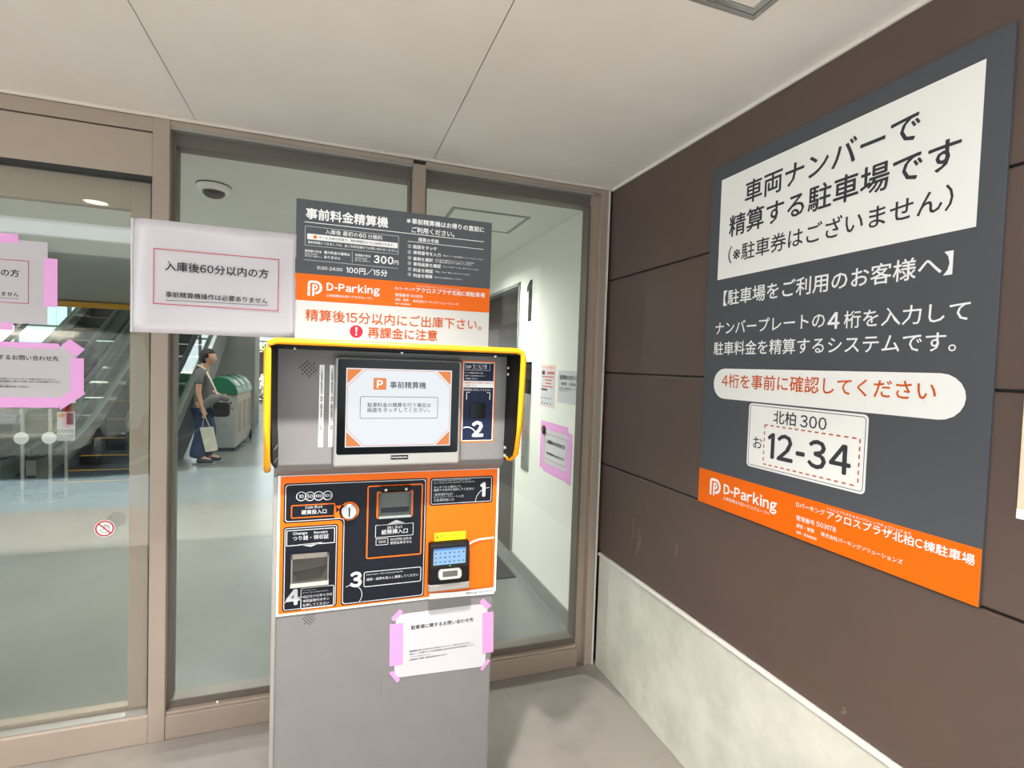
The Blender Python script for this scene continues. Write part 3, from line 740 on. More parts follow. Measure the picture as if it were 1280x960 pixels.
silver.build('silver_lettering', M_LIGHTGREY, dec)
dk = Ink(pd, 0.0015)
tr = (-1.3130, 1.1200); dk.poly([(tr[0]-0.004, tr[1]-0.009), (tr[0]+0.006, tr[1]), (tr[0]-0.004, tr[1]+0.009)])
dk.text('Parking Solutions', (-0.9220, 0.8290), (-0.8400, 0.8290), bold=0.03)
dk.build('dark_lettering', M_NAVY, dec)
# white swoosh and dark red line on the orange field
k = Ink(pd, 0.0011)
sw = [(-0.9260, 0.9810), (-0.9080, 0.9930), (-0.8870, 0.9990), (-0.8660, 1.0000), (-0.8370, 1.0010)]
k.stroke(sw, 0.0056)
k.block('white_swoosh')
k.poly([(-1.0400, 0.8420), (-0.9290, 0.8380), (-0.8310, 0.8390), (-0.8300, 0.8180), (-1.0400, 0.8240)][::-1])
k.build('white_swoosh', M_WHITE, dec)
k = Ink(pd, 0.0014); k.stroke([(-0.9180, 0.9750), (-0.9030, 0.9860), (-0.8820, 0.9910), (-0.8440, 0.9930), (-0.8410, 0.8420), (-0.9030, 0.8420), (-0.9500, 0.8390), (-1.0340, 0.8430)], 0.0018)
k.build('dark_red_line', M_ORANGEDARK, dec)
# coin slot knob
cn = MB().lathe((kn[0], YL-0.003, kn[1]), [(0.0225, 0), (0.0225, -0.010), (0.019, -0.014), (0, -0.015)], 'y', 32).build('coin_slot', M_STEEL, pm, smooth=False)
MB().box(kn[0]-0.0018, kn[0]+0.0018, YL-0.0195, YL-0.0155, kn[1]-0.013, kn[1]+0.013).build('slit', M_BLACK, cn)
# bill slot: recessed pocket behind a clear flap
bs = MB(); x0, x1, z0, z1 = sa[0]+0.006, sb[0]-0.006, sb[1]+0.006, sa[1]-0.006
bs.box(x0, x1, YL-0.005, YL-0.003, z0, z1).box(x0, x0+0.003, YL-0.018, YL-0.003, z0, z1).box(x1-0.003, x1, YL-0.018, YL-0.003, z0, z1)
slot = bs.build('bill_slot', mat('slot_grey', '#5a5552', 0.4), pm)
MB().box(x0+0.006, x1-0.006, YL-0.010, YL-0.005, z0+0.012, z0+0.026).build('slot_mouth', M_BLACK, slot)
MB().box(x0, x1, YL-0.020, YL-0.018, z0-0.002, z1+0.012).build('clear_flap', M_CLEAR, slot)
MB().box(x0, x1, YL-0.018, YL-0.003, z0-0.003, z0+0.004).build('slot_lip', M_STEEL, slot)
for q in ((-1.1800, 1.1750), (-1.1210, 1.1750)): MB().lathe((q[0], YL-0.020, q[1]), [(0.004, 0), (0.004, -0.004), (0, -0.005)], 'y', 12).build('flap_bolt', M_STEEL, slot)
MB().box(x0+0.004, x1-0.004, YL-0.020, YL-0.003, z1+0.006, z1+0.022).build('flap_hinge', M_BLACK, slot)
# change tray
ta, tb = (-1.4330, 1.0000), (-1.3350, 0.9090)
x0, x1, z0, z1 = ta[0], tb[0], tb[1]+0.006, ta[1]
ct = MB().box(x0, x1, YL-0.005, YL-0.003, z0, z1).build('change_tray', mat('tray_brown', '#4d4540', 0.4), pm)
MB().prism([(x0+0.004, z0+0.035), (x1-0.004, z0+0.045), (x1-0.018, z0+0.016), (x0+0.016, z0+0.012)], 'y', YL-0.010, YL-0.005).build('tray_opening', mat('tray_dark', '#241f1d', 0.5), ct)
sqf = MB(); sqf.box(x0-0.001, x0+0.003, YL-0.018, YL-0.003, z0, z1).box(x1-0.003, x1+0.001, YL-0.018, YL-0.003, z0, z1).box(x0, x1, YL-0.018, YL-0.003, z1-0.010, z1)
sqf.build('tray_frame', mat('tray_frame_grey', '#8d857d', 0.4, 0.4), ct)
MB().box(x0-0.002, x1+0.002, YL-0.022, YL-0.003, z0-0.006, z0+0.007).build('tray_lip', M_STEEL, ct, bevel=0.002)
MB().box(x0, x1, YL-0.019, YL-0.0175, z0+0.006, z1).build('clear_flap', M_CLEAR, ct)
# card reader
ra, rb = (-1.0480, 1.0060), (-0.9220, 0.8610)
rx0, rx1, rz1, rz0 = ra[0], rb[0], ra[1], rb[1]
cr = MB().prism([(YL-0.003, rz1), (YL-0.024, rz1-0.004), (YL-0.029, rz1-0.012), (YL-0.032, rz0+0.055), (YL-0.034, rz0+0.030), (YL-0.033, rz0), (YL-0.003, rz0)], 'x', rx0, rx1).build('card_reader', M_BLACK, pm, bevel=0.006, seg=3)
MB().prism([(YL-0.003, rz0+0.020), (YL-0.036, rz0+0.020), (YL-0.035, rz0-0.002), (YL-0.003, rz0-0.002)], 'x', rx0-0.001, rx1+0.001).build('reader_base', M_SILVER, cr, bevel=0.003)
pr_ = plane_y(YL-0.0328)
sx0, sx1, sz1, sz0 = rx0+0.012, rx1-0.014, rz1-0.016, rz1-0.066
Ink(pr_, 0.0).rr((rx0+0.004, sz0-0.010), (rx1-0.004, rz1-0.010), 0.006).build('screen_border', M_SCREENBLACK, cr)
rs = Ink(pr_, 0.0006).rect((sx0, sz0), (sx1, sz1)).build('reader_screen', glow('reader_blue', '#8fc4f2', 0.7), cr)
Ink(pr_, 0.0009).rect((sx0, sz1-0.006), (sx1, sz1)).build('status_bar', glow('reader_bar', '#2f7fd0', 0.8), rs)
k = Ink(pr_, 0.0010)
for j in range(3):
    for i in range(7):
        if (i, j) in ((6, 1),): continue
        u = sx0+0.007+i*(sx1-sx0-0.014)/6; v = sz1-0.014-j*0.0135; h_ = random.choice((0.0016, 0.002, 0.0024))
        k.rect((u-0.0028, v-h_), (u+0.0028, v+h_))
k.build('payment_mark_pattern', glow('reader_marks', '#2a4a86', 0.5), rs)
Ink(pr_, 0.0008).disc(((sx0+sx1)/2+0.002, sz0-0.005), 0.0016).build('status_light', glow('green_led', '#35e06a', 2.0), cr)
mx_ = (rx0+rx1)/2
cup = MB().prism(rrect(mx_-0.036, mx_+0.036, rz0+0.036, rz0+0.066, 0.010), 'y', YL-0.046, YL-0.030).build('card_tray', mat('tray_silver', '#c9c7c2', 0.3, 0.5), cr, bevel=0.003)
MB().box(mx_-0.024, mx_+0.022, YL-0.0472, YL-0.0455, rz0+0.046, rz0+0.064).build('card_slot', mat('slot_dark', '#56544f', 0.4), cup, bevel=0.0004)
ya, yb = (-1.0290, 1.0290), (-0.9300, 1.0030)
yl = Ink(pd, 0.0016).rect((ya[0], yb[1]-0.001), (yb[0], ya[1]+0.001)).build('caution_label', M_LABELYEL, dec)
k = Ink(pd, 0.0020); yv = (ya[1]+yb[1])/2
k.poly([(ya[0]+0.004, yv), (ya[0]+0.011, yv-0.004), (ya[0]+0.011, yv+0.004)])
k.text('電子マネーでのお支払いはこちら', (ya[0]+0.018, yv+0.0035), (yb[0]-0.006, yv+0.0035), bold=0.01)
k.text('Pay here with electronic money', (ya[0]+0.018, yv-0.004), (yb[0]-0.006, yv-0.004), bold=0.01)
k.build('lettering', M_BLACKINK, yl)
# service plate seam low on the cabinet
a = (-1.1790, 0.6010); k = Ink(plw, 0.0006)
k.stroke([(a[0]+0.03, a[1]), (a[0], a[1]), (a[0], a[1]-0.062)], 0.0014); k.build('plate_seam', mat('seam_grey', '#5e5d5b', 0.6), pm)

# ------------------------------------------------------------------ rate board on top of the machine
YS = -0.70
bd = empty('rate_board', (-1.145, YS, 1.597), 'grey, orange and white parking rate board standing on top of the payment machine', 'sign')
a, b = (-1.4430, 2.0210), (-0.8460, 2.0230)
bx0, bx1, bz1 = a[0]-0.001, b[0]+0.001, (a[1]+b[1])/2; bz0 = 1.593
MB().box(bx0, bx1, YS, YS+0.006, bz0, bz1).build('board', M_SIGNWHITE, bd, bevel=0.0008)
for x in (bx0+0.05, bx1-0.08): MB().box(x, x+0.03, YS+0.006, YS+0.03, bz0, bz1-0.1).build('support_post', M_GREY, bd)
pb = plane_y(YS)
o0 = ((-1.4430, 1.8030)[1]+(-0.8470, 1.8060)[1])/2; o1 = ((-1.4430, 1.7240)[1]+(-0.8460, 1.7270)[1])/2
Ink(pb, 0.0004).rect((bx0, o0), (bx1, bz1)).build('grey_field', M_SIGNGREY, bd)
Ink(pb, 0.0004).rect((bx0, o1), (bx1, o0)).build('orange_band', M_ORANGESIGN, bd)
k = Ink(pb, 0.0009)
k.text('事前料金精算機', (-1.4180, 1.9810), (-1.1800, 1.9830), bold=0.035)
k.block('instruction_lettering')
k.text('※', (-1.1240, 1.9960), (-1.1110, 1.9950), bold=0.01)
k.text('事前精算機はお帰りの直前に', (-1.1080, 1.9940), (-0.8710, 1.9980), bold=0.03)
k.text('ご利用ください。', (-1.1080, 1.9700), (-0.9700, 1.9700), bold=0.03)
k.stroke([(-1.4210, 1.9560), (-0.8710, 1.9570)], 0.0020)
k.text('精算の手順', (-1.0860, 1.9410), (-1.0210, 1.9410), bold=0.02)
k.stroke([(-1.1190, 1.9320), (-0.8710, 1.9320)], 0.0016)
for n, (t, c_, L_, R_) in enumerate((('画面をタッチ', (-1.1130, 1.9170), (-1.1020, 1.9170), (-1.0260, 1.9170)), ('車両番号を入力', (-1.1130, 1.8990), (-1.1010, 1.8990), (-1.0130, 1.8990)), ('車両を選択', (-1.1120, 1.8810), (-1.1010, 1.8800), (-1.0380, 1.8790)), ('車両画像を確認', (-1.1120, 1.8640), (-1.1000, 1.8630), (-1.0120, 1.8630)), ('料金を確認', (-1.1110, 1.8460), (-1.1000, 1.8450), (-1.0370, 1.8440)), ('料金を精算', (-1.1110, 1.8290), (-1.0990, 1.8290), (-1.0380, 1.8260)))):
    k.ring(c_, 0.0052, 0.0010); k.text(str(n+1), c_, None, h=0.0055, bold=0.01)
    k.text(t, L_, R_, bold=0.025)
for t, L_, R_ in (('車両のナンバー4桁を画面のテンキーで入力してください', (-1.0060, 1.8990), (-0.8710, 1.8980)), ('該当の車両の画像をタッチしてください。該当車両が', (-1.0310, 1.8830), (-0.9020, 1.8840)), ('ない場合は戻るボタンを押してください', (-1.0310, 1.8770), (-0.9090, 1.8770)), ('「はい」または「いいえ」をタッチしてください', (-1.0050, 1.8640), (-0.8840, 1.8630)), ('「現金」または「電子」をタッチしてください', (-1.0300, 1.8450), (-0.9130, 1.8450)), ('料金に応じた現金を投入してください', (-1.0320, 1.8270), (-0.9410, 1.8270))):
    k.text(t, L_, R_, bold=0.0)
k.block('tariff_lettering')
k.text('入庫後 最初の', (-1.3630, 1.9350), (-1.2690, 1.9330), bold=0.010)
k.text('60', (-1.2660, 1.9340), (-1.2450, 1.9340), bold=0.03)
k.text('分無料', (-1.2400, 1.9330), (-1.1960, 1.9340), bold=0.010)
ra, rb = (-1.4190, 1.9440), (-1.1470, 1.8880)
rb2 = (-1.4190, 1.8870); ra2 = (-1.1470, 1.9450)
k.frame((ra[0], (rb[1]+rb2[1])/2), (rb[0], (ra[1]+ra2[1])/2), 0.001, 0.0008)
wv = ((-1.4130, 1.9140)[1]+(-1.1500, 1.9150)[1])/2
k.text('無料時間につきましては、各ご利用店舗までお問い合わせください。', (-1.4110, 1.8970), (-1.1490, 1.8990), bold=0.012)
k.text('最大料金の適用は', (-1.3650, 1.8730), (-1.2910, 1.8720), bold=0.025)
k.text('ありません', (-1.3650, 1.8590), (-1.3180, 1.8580), bold=0.025)
k.text('昼間最大料金', (-1.4190, 1.8720), (-1.3720, 1.8720), bold=0.015)
k.text('8:00-22:00', (-1.4190, 1.8640), (-1.3840, 1.8630), bold=0.008)
k.text('(繰り返し適用なし)', (-1.4190, 1.8570), (-1.3720, 1.8570), bold=0.004)
k.stroke([(-1.2850, 1.8820), (-1.2840, 1.8490)], 0.0008)
k.text('夜間最大料金', (-1.2770, 1.8740), (-1.2300, 1.8730), bold=0.015)
k.text('22:00-8:00', (-1.2770, 1.8650), (-1.2410, 1.8640), bold=0.008)
k.text('(繰り返し適用なし)', (-1.2770, 1.8580), (-1.2310, 1.8570), bold=0.004)
k.text('300', (-1.2210, 1.8670), (-1.1610, 1.8660), bold=0.045)
k.text('円', (-1.1590, 1.8620), (-1.1460, 1.8620), bold=0.02)
k.stroke([(-1.4200, 1.8450), (-1.1470, 1.8440)], 0.0008)
k.text('0:00-24:00', (-1.3840, 1.8250), (-1.3120, 1.8250), bold=0.015)
k.text('100円／15分', (-1.3010, 1.8270), (-1.1790, 1.8250), bold=0.03)
k.block('band_lettering')
k.text('D-Parking', (-1.3560, 1.7690), (-1.2010, 1.7670), bold=0.035)
k.text('土地活用は大和ハウスグループへ', (-1.3560, 1.7450), (-1.2210, 1.7450), bold=0.006)
k.block('address_lettering')
k.text('Dパーキング', (-1.1540, 1.7830), (-1.0920, 1.7820), bold=0.012)
k.text('アクロスプラザ北柏C棟駐車場', (-1.0890, 1.7820), (-0.8620, 1.7820), bold=0.016)
k.text('アクロスプラザキタカシワシートウチュウシャジョウ', (-1.0890, 1.7940), (-0.9490, 1.7940), bold=0.0)
k.text('管理番号 503178', (-1.1540, 1.7620), (-1.0680, 1.7620), bold=0.008)
k.text('運営・管理', (-1.1530, 1.7480), (-1.1120, 1.7470), bold=0.008)
k.text('株式会社パーキングソリューションズ', (-1.0980, 1.7470), (-0.9510, 1.7460), bold=0.008)
k.text('故障・緊急連絡先', (-1.1530, 1.7350), (-1.1060, 1.7340), bold=0.004)
k.build('white_lettering', M_WHITE, bd)
parking_logo(pb, 0.0009, (-1.3890, 1.7630), 0.045, M_WHITE, bd)
wl_, wr_ = (-1.4130, 1.9130), (-1.1500, 1.9150)
wb_ = Ink(pb, 0.0007).rr((wl_[0], wv-0.0085), (wr_[0], wv+0.0085), 0.002).build('white_bar', M_WHITE, bd)
Ink(pb, 0.0012).text('サービス券の利用で、無料時間はさらに延長されます。', ((-1.3800, 1.9140)[0], wv), ((-1.1610, 1.9160)[0], wv), bold=0.006).build('lettering', M_INK, wb_)
k = Ink(pb, 0.0012).disc(((-1.3910, 1.9150)[0], wv), 0.0052); k.build('orange_dot', M_ORANGE, wb_)
k = Ink(pb, 0.0009)
k.text('精算後15分以内にご出庫下さい。', (-1.4140, 1.6850), (-0.8700, 1.6810), bold=0.012)
k.block('orange_lettering')
k.text('再課金に注意', (-1.2340, 1.6420), (-1.0170, 1.6390), bold=0.02)
k.build('orange_lettering', M_ORANGEINK, bd)
rc = (-1.2680, 1.6410)
al = Ink(pb, 0.0009).disc(rc, 0.0192).build('alert_disc', M_RED, bd)
k = Ink(pb, 0.0014); k.poly([(rc[0]-0.0032, rc[1]+0.013), (rc[0]-0.0018, rc[1]-0.004), (rc[0]+0.0018, rc[1]-0.004), (rc[0]+0.0032, rc[1]+0.013)]); k.disc((rc[0], rc[1]-0.0095), 0.003)
k.build('exclamation_lettering', M_WHITE, al)

# paper in a clear sleeve, fixed to the board's edge
ns = empty('sleeve_notice', (-1.65, YS, 1.61), 'white A3 notice in a plastic sleeve fixed to the edge of the rate board', 'notice')
NP = (-1.8590, 1.9140); NQ = (-1.4440, 1.6180)
nx0, nx1 = NP[0], NQ[0]+0.002; nz0 = ((-1.8570, 1.6020)[1]+NQ[1])/2; nz1 = (NP[1]+(-1.4460, 1.9180)[1])/2
def bent_sheet(x0, x1, z0, z1, y, curl, nx=28, nz=12, wav=0.0015, th=0.0012):
    """a sheet whose free end curls towards the viewer a little, with soft waves"""
    bm = bmesh.new(); g = []
    for j in range(nz+1):
        row = []
        for i in range(nx+1):
            s, t = i/nx, j/nz
            yy = y+curl*max(0, (0.10-s)/0.10)**2+wav*math.sin(9*s+3*t)*math.sin(5*t+1.3)+wav*0.8*math.sin(17*s-11*t)*max(0, 0.5-t)
            row.append(bm.verts.new((x0+(x1-x0)*s, yy, z0+(z1-z0)*t)))
        g.append(row)
    for j in range(nz):
        for i in range(nx): bm.faces.new((g[j][i], g[j][i+1], g[j+1][i+1], g[j+1][i]))
    return bm
bm = bent_sheet(nx0, nx1, nz0, nz1, YS-0.001, 0.03, wav=0.0022)
me = bpy.data.meshes.new('sheet'); bm.to_mesh(me); bm.free(); me.materials.append(M_SLEEVE)
for p in me.polygons: p.use_smooth = True
sh = link(bpy.data.objects.new('sheet', me), ns); so = sh.modifiers.new('solid', 'SOLIDIFY'); so.thickness = 0.0012; so.offset = 1
pn = plane_y(YS-0.005)
MB().box(nx0-0.001, nx0+0.010, YS+0.022, YS+0.030, nz0, nz1+0.003).build('sleeve_spine', M_SLEEVE, ns, bevel=0.002)
fa, fb = (-1.7990, 1.8370), (-1.4870, 1.6900)
Ink(pn).frame((fa[0], (fb[1]+(-1.8000, 1.6860)[1])/2), (fb[0], (fa[1]+(-1.4890, 1.8400)[1])/2), 0.0005, 0.0022).build('red_outline', M_REDINK, ns)
k = Ink(pn)
k.text('入庫後60分以内の方', (-1.7720, 1.7910), (-1.5150, 1.7960), bold=0.016)
k.block('lettering')
k.text('事前精算機操作は必要ありません', (-1.7700, 1.7150), (-1.5160, 1.7170), bold=0.010)
k.stroke([(-1.7700, 1.7000), (-1.5150, 1.7030)], 0.0012)
k.build('lettering', M_BLACKINK, ns)

# ------------------------------------------------------------------ taped notices
def sheet_box(x0, x1, y, z0, z1, name, m, parent): return MB().box(x0, x1, y-0.001, y, z0, z1).build(name, m, parent)
def tape(q, y, parent, m=None, label=None):
    """strip of tape given by its four corners (u, v)"""
    mb = MB(); a = mb.verts([(u, y-0.0004, v) for u, v in q]); b = mb.verts([(u, y, v) for u, v in q])
    mb.bm.faces.new(a); mb.bm.faces.new(b[::-1])
    for i in range(len(q)): mb.bm.faces.new((a[i], a[(i+1) % len(q)], b[(i+1) % len(q)], b[i]))
    return mb.build('tape_strip', m or M_TAPE, parent)

tn = empty('taped_notice', (-1.05, YL, 0.7), 'white contact notice stuck with pink tape low on the payment machine', 'notice')
P4 = [(-1.1390, 0.7870), (-0.8500, 0.7880), (-0.8520, 0.5820), (-1.1400, 0.5920)]
mb = MB(); a = mb.verts([(u, YL-0.0012, v) for u, v in P4]); b = mb.verts([(u, YL-0.0002, v) for u, v in P4])
mb.bm.faces.new(a); mb.bm.faces.new(b[::-1])
for i in range(4): mb.bm.faces.new((a[i], a[(i+1) % 4], b[(i+1) % 4], b[i]))
mb.build('sheet', M_PAPER_DIM, tn)
pt = plane_y(YL-0.0012)
k = Ink(pt)
k.text('駐車場に関するお問い合わせ先', (-1.0930, 0.7440), (-0.8960, 0.7390), bold=0.012)
k.block('small_lettering')
for t, L_, R_ in (('※管理業者に関するお問い合わせは当社コールセンターへお問い合わせください。', (-1.0970, 0.6710), (-0.9030, 0.6650)), ('※店ポイントの加算やサービス券の駐車無料に関するお問い合わせは各店舗のサービス', (-1.0960, 0.6620), (-0.8930, 0.6560)), ('カウンターへお問い合わせください。', (-1.0920, 0.6510), (-1.0310, 0.6490)), ('※当駐車場での盗難・事故等は責任を負いかねます。', (-1.0960, 0.6430), (-0.9760, 0.6400))):
    k.text(t, L_, R_, bold=0.006)
k.build('lettering', M_BLACKINK, tn)
yt = YL-0.0013
tape([(-1.1570, 0.7600), (-1.1170, 0.7600), (-1.1150, 0.6310), (-1.1550, 0.6300)], yt, tn, M_TAPE_DIM)
tape([(-0.8670, 0.7570), (-0.8300, 0.7590), (-0.8260, 0.6250), (-0.8630, 0.6250)], yt, tn, M_TAPE_DIM)
tape([(-1.1540, 0.7780), (-1.1280, 0.8050), (-1.1180, 0.7940), (-1.1450, 0.7670)], yt-0.0004, tn, M_TAPE_DIM)
tape([(-0.8790, 0.7960), (-0.8650, 0.8060), (-0.8370, 0.7780), (-0.8510, 0.7680)], yt-0.0004, tn, M_TAPE_DIM)
tape([(-1.1560, 0.6110), (-1.1450, 0.6150), (-1.1210, 0.5840), (-1.1310, 0.5760)], yt-0.0004, tn, M_TAPE_DIM)
tape([(-0.8690, 0.5750), (-0.8440, 0.6060), (-0.8360, 0.5970), (-0.8610, 0.5680)], yt-0.0004, tn, M_TAPE_DIM)

# notices on the sliding door's glass (front face of the pane at y = 0.030)
YG = 0.030; pg = plane_y(YG-0.0012)
gn = empty('taped_notice', (-2.6, YG, 1.7), 'upper white notice with a red frame taped with pink strips to the sliding door glass', 'notice')
NR = (-2.3370, 1.9550); NB = (-2.3350, 1.6480)
gx1 = NR[0]; gx0 = gx1-0.42; gz1, gz0 = NR[1]-0.004, NB[1]
sheet_box(gx0, gx1, YG, gz0, gz1, 'sheet', M_SLEEVE, gn)
fr_, fb_ = (-2.3920, 1.8780), (-2.3910, 1.7210)
Ink(pg).frame((gx0+(gx1-fr_[0]), fb_[1]), (fr_[0], fr_[1]), 0.0005, 0.0022).build('red_outline', M_REDINK, gn)
k = Ink(pg); re = (-2.4200, 1.8300)
k.text('入庫後60分以内の方', (re[0]-0.262, re[1]), re, bold=0.016)
k.block('lettering'); re = (-2.4220, 1.7530); k.text('事前精算機操作は必要ありません', (re[0]-0.262, re[1]), re, bold=0.010)
k.stroke([(re[0]-0.262, re[1]-0.015), (re[0], re[1]-0.015)], 0.0012)
k.build('lettering', M_BLACKINK, gn)
q = (-2.4230, 1.9710); q2 = (-2.4230, 1.9370); tape([(gx0+0.05, q2[1]), (q[0], q2[1]), (q[0], q[1]), (gx0+0.05, q[1])], YG-0.0013, gn)
a, b = (-2.3480, 1.8930), (-2.3070, 1.7150); tape([(a[0], b[1]), (b[0], b[1]), (b[0], a[1]), (a[0], a[1])], YG-0.0013, gn)
a, b = (-2.6100, 1.6490), (-2.4380, 1.6220); tape([(a[0], b[1]), (b[0], b[1]), (b[0], a[1]), (a[0], a[1])], YG-0.0013, gn)

g2 = empty('taped_notice', (-2.5, YG, 1.5), 'lower white contact notice ringed with pink tape on the sliding door glass', 'notice')
sx1 = (-2.2500, 1.5500)[0]; sx0 = sx1-0.42; sz1 = (-2.3360, 1.5710)[1]; sz0 = (-2.3350, 1.3560)[1]
sheet_box(sx0, sx1, YG, sz0, sz1, 'sheet', M_SLEEVE, g2)
k = Ink(pg); re = (-2.3030, 1.5230); k.text('駐車場に関するお問い合わせ先', (re[0]-0.28, re[1]), re, bold=0.012)
k.block('small_lettering'); re = (-2.3110, 1.4450); k.text('※管理業者に関するお問い合わせは当社コールセンターへお問い合わせください。', (re[0]-0.28, re[1]), re, bold=0.006)
re = (-2.2990, 1.4350); k.text('※店ポイントの加算やサービス券の駐車無料に関するお問い合わせは各店舗のサービス', (re[0]-0.296, re[1]), re, bold=0.006)
re = (-2.4480, 1.4240); k.text('カウンターへお問い合わせください。', (re[0]-0.09, re[1]), re, bold=0.006)
re = (-2.3870, 1.4160); k.text('※当駐車場での盗難・事故等は責任を負いかねます。', (re[0]-0.18, re[1]), re, bold=0.006)
k.build('lettering', M_BLACKINK, g2)
yt = YG-0.0013
a, b = (-2.6110, 1.5800), (-2.3010, 1.5590); tape([(a[0], b[1]), (b[0], b[1]), (b[0], a[1]), (a[0], a[1])], yt, g2)
a, b = (-2.6110, 1.3770), (-2.3010, 1.3390); tape([(a[0], b[1]), (b[0], b[1]), (b[0], a[1]), (a[0], a[1])], yt, g2)
a, b = (-2.2660, 1.5270), (-2.2250, 1.3960); tape([(a[0], b[1]), (b[0], b[1]), (b[0], a[1]), (a[0], a[1])], yt, g2)
tape([(-2.2950, 1.5740), (-2.2690, 1.5980), (-2.2220, 1.5620), (-2.2500, 1.5290)], yt-0.0004, g2)
tape([(-2.3030, 1.3690), (-2.2670, 1.4030), (-2.2270, 1.4050), (-2.2200, 1.3920), (-2.2980, 1.3300)], yt-0.0004, g2)

# no-touching sticker
sk = empty('warning_sticker', (-2.18, YG, 0.86), 'round no-touching sticker with a crossed-out hand on the sliding door glass', 'sticker')
sc_ = (-2.1570, 0.8690); ps_ = plane_y(YG)
MB().lathe((sc_[0], YG, sc_[1]), [(0.0335, 0), (0.0335, -0.0006), (0, -0.0006)], 'y', 36).build('disc', M_WHITE, sk)
k = Ink(ps_, 0.0012); k.ring(sc_, 0.0310, 0.0052); k.stroke([(sc_[0]-0.020, sc_[1]+0.020), (sc_[0]+0.020, sc_[1]-0.020)], 0.0045); k.build('red_ring', M_RED, sk)
k = Ink(ps_, 0.0010); hx, hz = sc_[0]+0.001, sc_[1]
hand = [(-0.008, -0.016), (0.010, -0.016), (0.015, -0.004), (0.015, 0.008), (0.012, 0.008), (0.011, 0.000), (0.010, 0.014), (0.006, 0.014), (0.0055, 0.002), (0.004, 0.017), (0.000, 0.017), (0.0, 0.002), (-0.002, 0.014), (-0.006, 0.013), (-0.005, -0.001), (-0.008, -0.006), (-0.014, -0.002), (-0.017, -0.004), (-0.012, -0.012)]
k.stroke([(hx+a_, hz+b_) for a_, b_ in hand+hand[:1]], 0.0014); k.build('hand_pattern', M_BLACKINK, sk)

# ------------------------------------------------------------------ hall: ceiling and right wall
dc = empty('dome_camera', (-1.952, 0.83, CEIL), 'white dome security camera on the hall ceiling behind the glass', 'camera')
MB().lathe((-1.952, 0.83, CEIL), [(0.082, 0), (0.082, -0.012), (0.074, -0.030), (0.060, -0.036), (0, -0.036)], 'z', 32).build('housing', M_WHITE, dc)
MB().lathe((-1.952, 0.83, CEIL), [(0.056, -0.035), (0.052, -0.050), (0.038, -0.062), (0.018, -0.068), (0, -0.069)], 'z', 28).build('dome_lens', M_SCREENBLACK, dc, smooth=True)
MB().lathe((-1.952, 0.83, CEIL), [(0.084, -0.001), (0.084, -0.006), (0.080, -0.006)], 'z', 32).build('base_ring', M_BLACK, dc)
hh = empty('ceiling_access_panel', (-0.445, 0.86, CEIL), 'square grey-framed access hatch in the hall ceiling behind the glass', 'access panel')
sq_frame(MB(), -0.69, -0.20, 0.64, 1.06, 0.022, CEIL-0.005, CEIL).build('frame', mat('hatch_grey', '#8f918c', 0.5), hh)
MB().box(-0.668, -0.222, 0.662, 1.038, CEIL-0.003, CEIL).build('hatch_board', M_HALLCEIL, hh)

XI = 0.03; pi_ = plane_x(XI)
fn = empty('floor_number', (XI, 1.2, 1.9), 'large black numeral one on the pale hall wall above the lift call panel', 'sign')
k = Ink(pi_, 0.002); k.poly([(-1.235, 1.885), (-1.165, 1.885), (-1.165, 2.185), (-1.215, 2.185), (-1.275, 2.14), (-1.268, 2.10), (-1.235, 2.115)]); k.build('numeral', M_BLACKINK, fn)
lp = empty('lift_call_panel', (XI, 1.2, 0.78), 'narrow steel lift call panel with dark display on the pale hall wall', 'control panel')
MB().box(XI-0.008, XI, 1.125, 1.270, 0.785, 1.350).build('steel_plate', M_STEEL, lp, bevel=0.001)
MB().box(XI-0.009, XI, 1.125, 1.270, 1.352, 1.585).build('display_glass', M_SCREENBLACK, lp, bevel=0.001)
for z in (0.87, 0.98, 1.08, 1.25):
    MB().lathe((XI-0.008, 1.225, z), [(0.016, 0), (0.016, -0.004), (0, -0.005)], 'x', 18).build('call_button', M_GREYWALL, lp)
a, b = (-0.9420, 1.5660), (-0.7010, 1.2830)
nt_ = empty('notice_poster', (XI, 0.83, 1.29), 'narrow red-headed notice poster on the hall wall beside the lift call panel', 'poster')
MB().box(XI-0.0015, XI, -b[0], -a[0], b[1], a[1]).build('sheet', mat('pinkish_paper', '#e8cfc8', 0.6), nt_)
k = Ink(plane_x(XI-0.0015)); k.rect((a[0]+0.012, b[1]+0.012), (b[0]-0.012, a[1]-0.034)); k.build('white_field', M_PAPER, nt_)
w_, h_ = b[0]-a[0], a[1]-b[1]
k = Ink(plane_x(XI-0.0015), 0.001)
k.text('エレベーターをご利用の方へ', (a[0]+0.02, a[1]-0.018), (b[0]-0.02, a[1]-0.018), bold=0.02)
for i, (q0, q1) in enumerate(((0.45, 0.95), (0.1, 0.9), (0.3, 0.8), (0.35, 0.75), (0.12, 0.85))):
    v = a[1]-0.055-i*0.022; k.rect((a[0]+w_*q0, v-0.006), (a[0]+w_*q1, v+(0.010 if i == 0 else 0.002)))
k.build('red_pattern', mat('poster_red', '#cf5a4c', 0.6), nt_)
k = Ink(plane_x(XI-0.0015), 0.0012)
k.rect((a[0]+0.02, a[1]-0.066), (a[0]+0.07, a[1]-0.040)); k.rect((a[0]+0.014, a[1]-0.172), (a[0]+0.12, a[1]-0.160))
for i in range(4):
    for j in range(2): k.rect((a[0]+0.03+i*0.045, b[1]+0.02+j*0.035), (a[0]+0.045+i*0.045, b[1]+0.03+j*0.035))
k.build('dark_pattern', M_INK, nt_)
a, b = (-0.6590, 1.5330), (-0.3490, 1.3310)
np_ = empty('notice_paper', (XI, 0.5, 1.33), 'white paper notice with a dark heading, nearest the glass on the hall wall', 'notice')
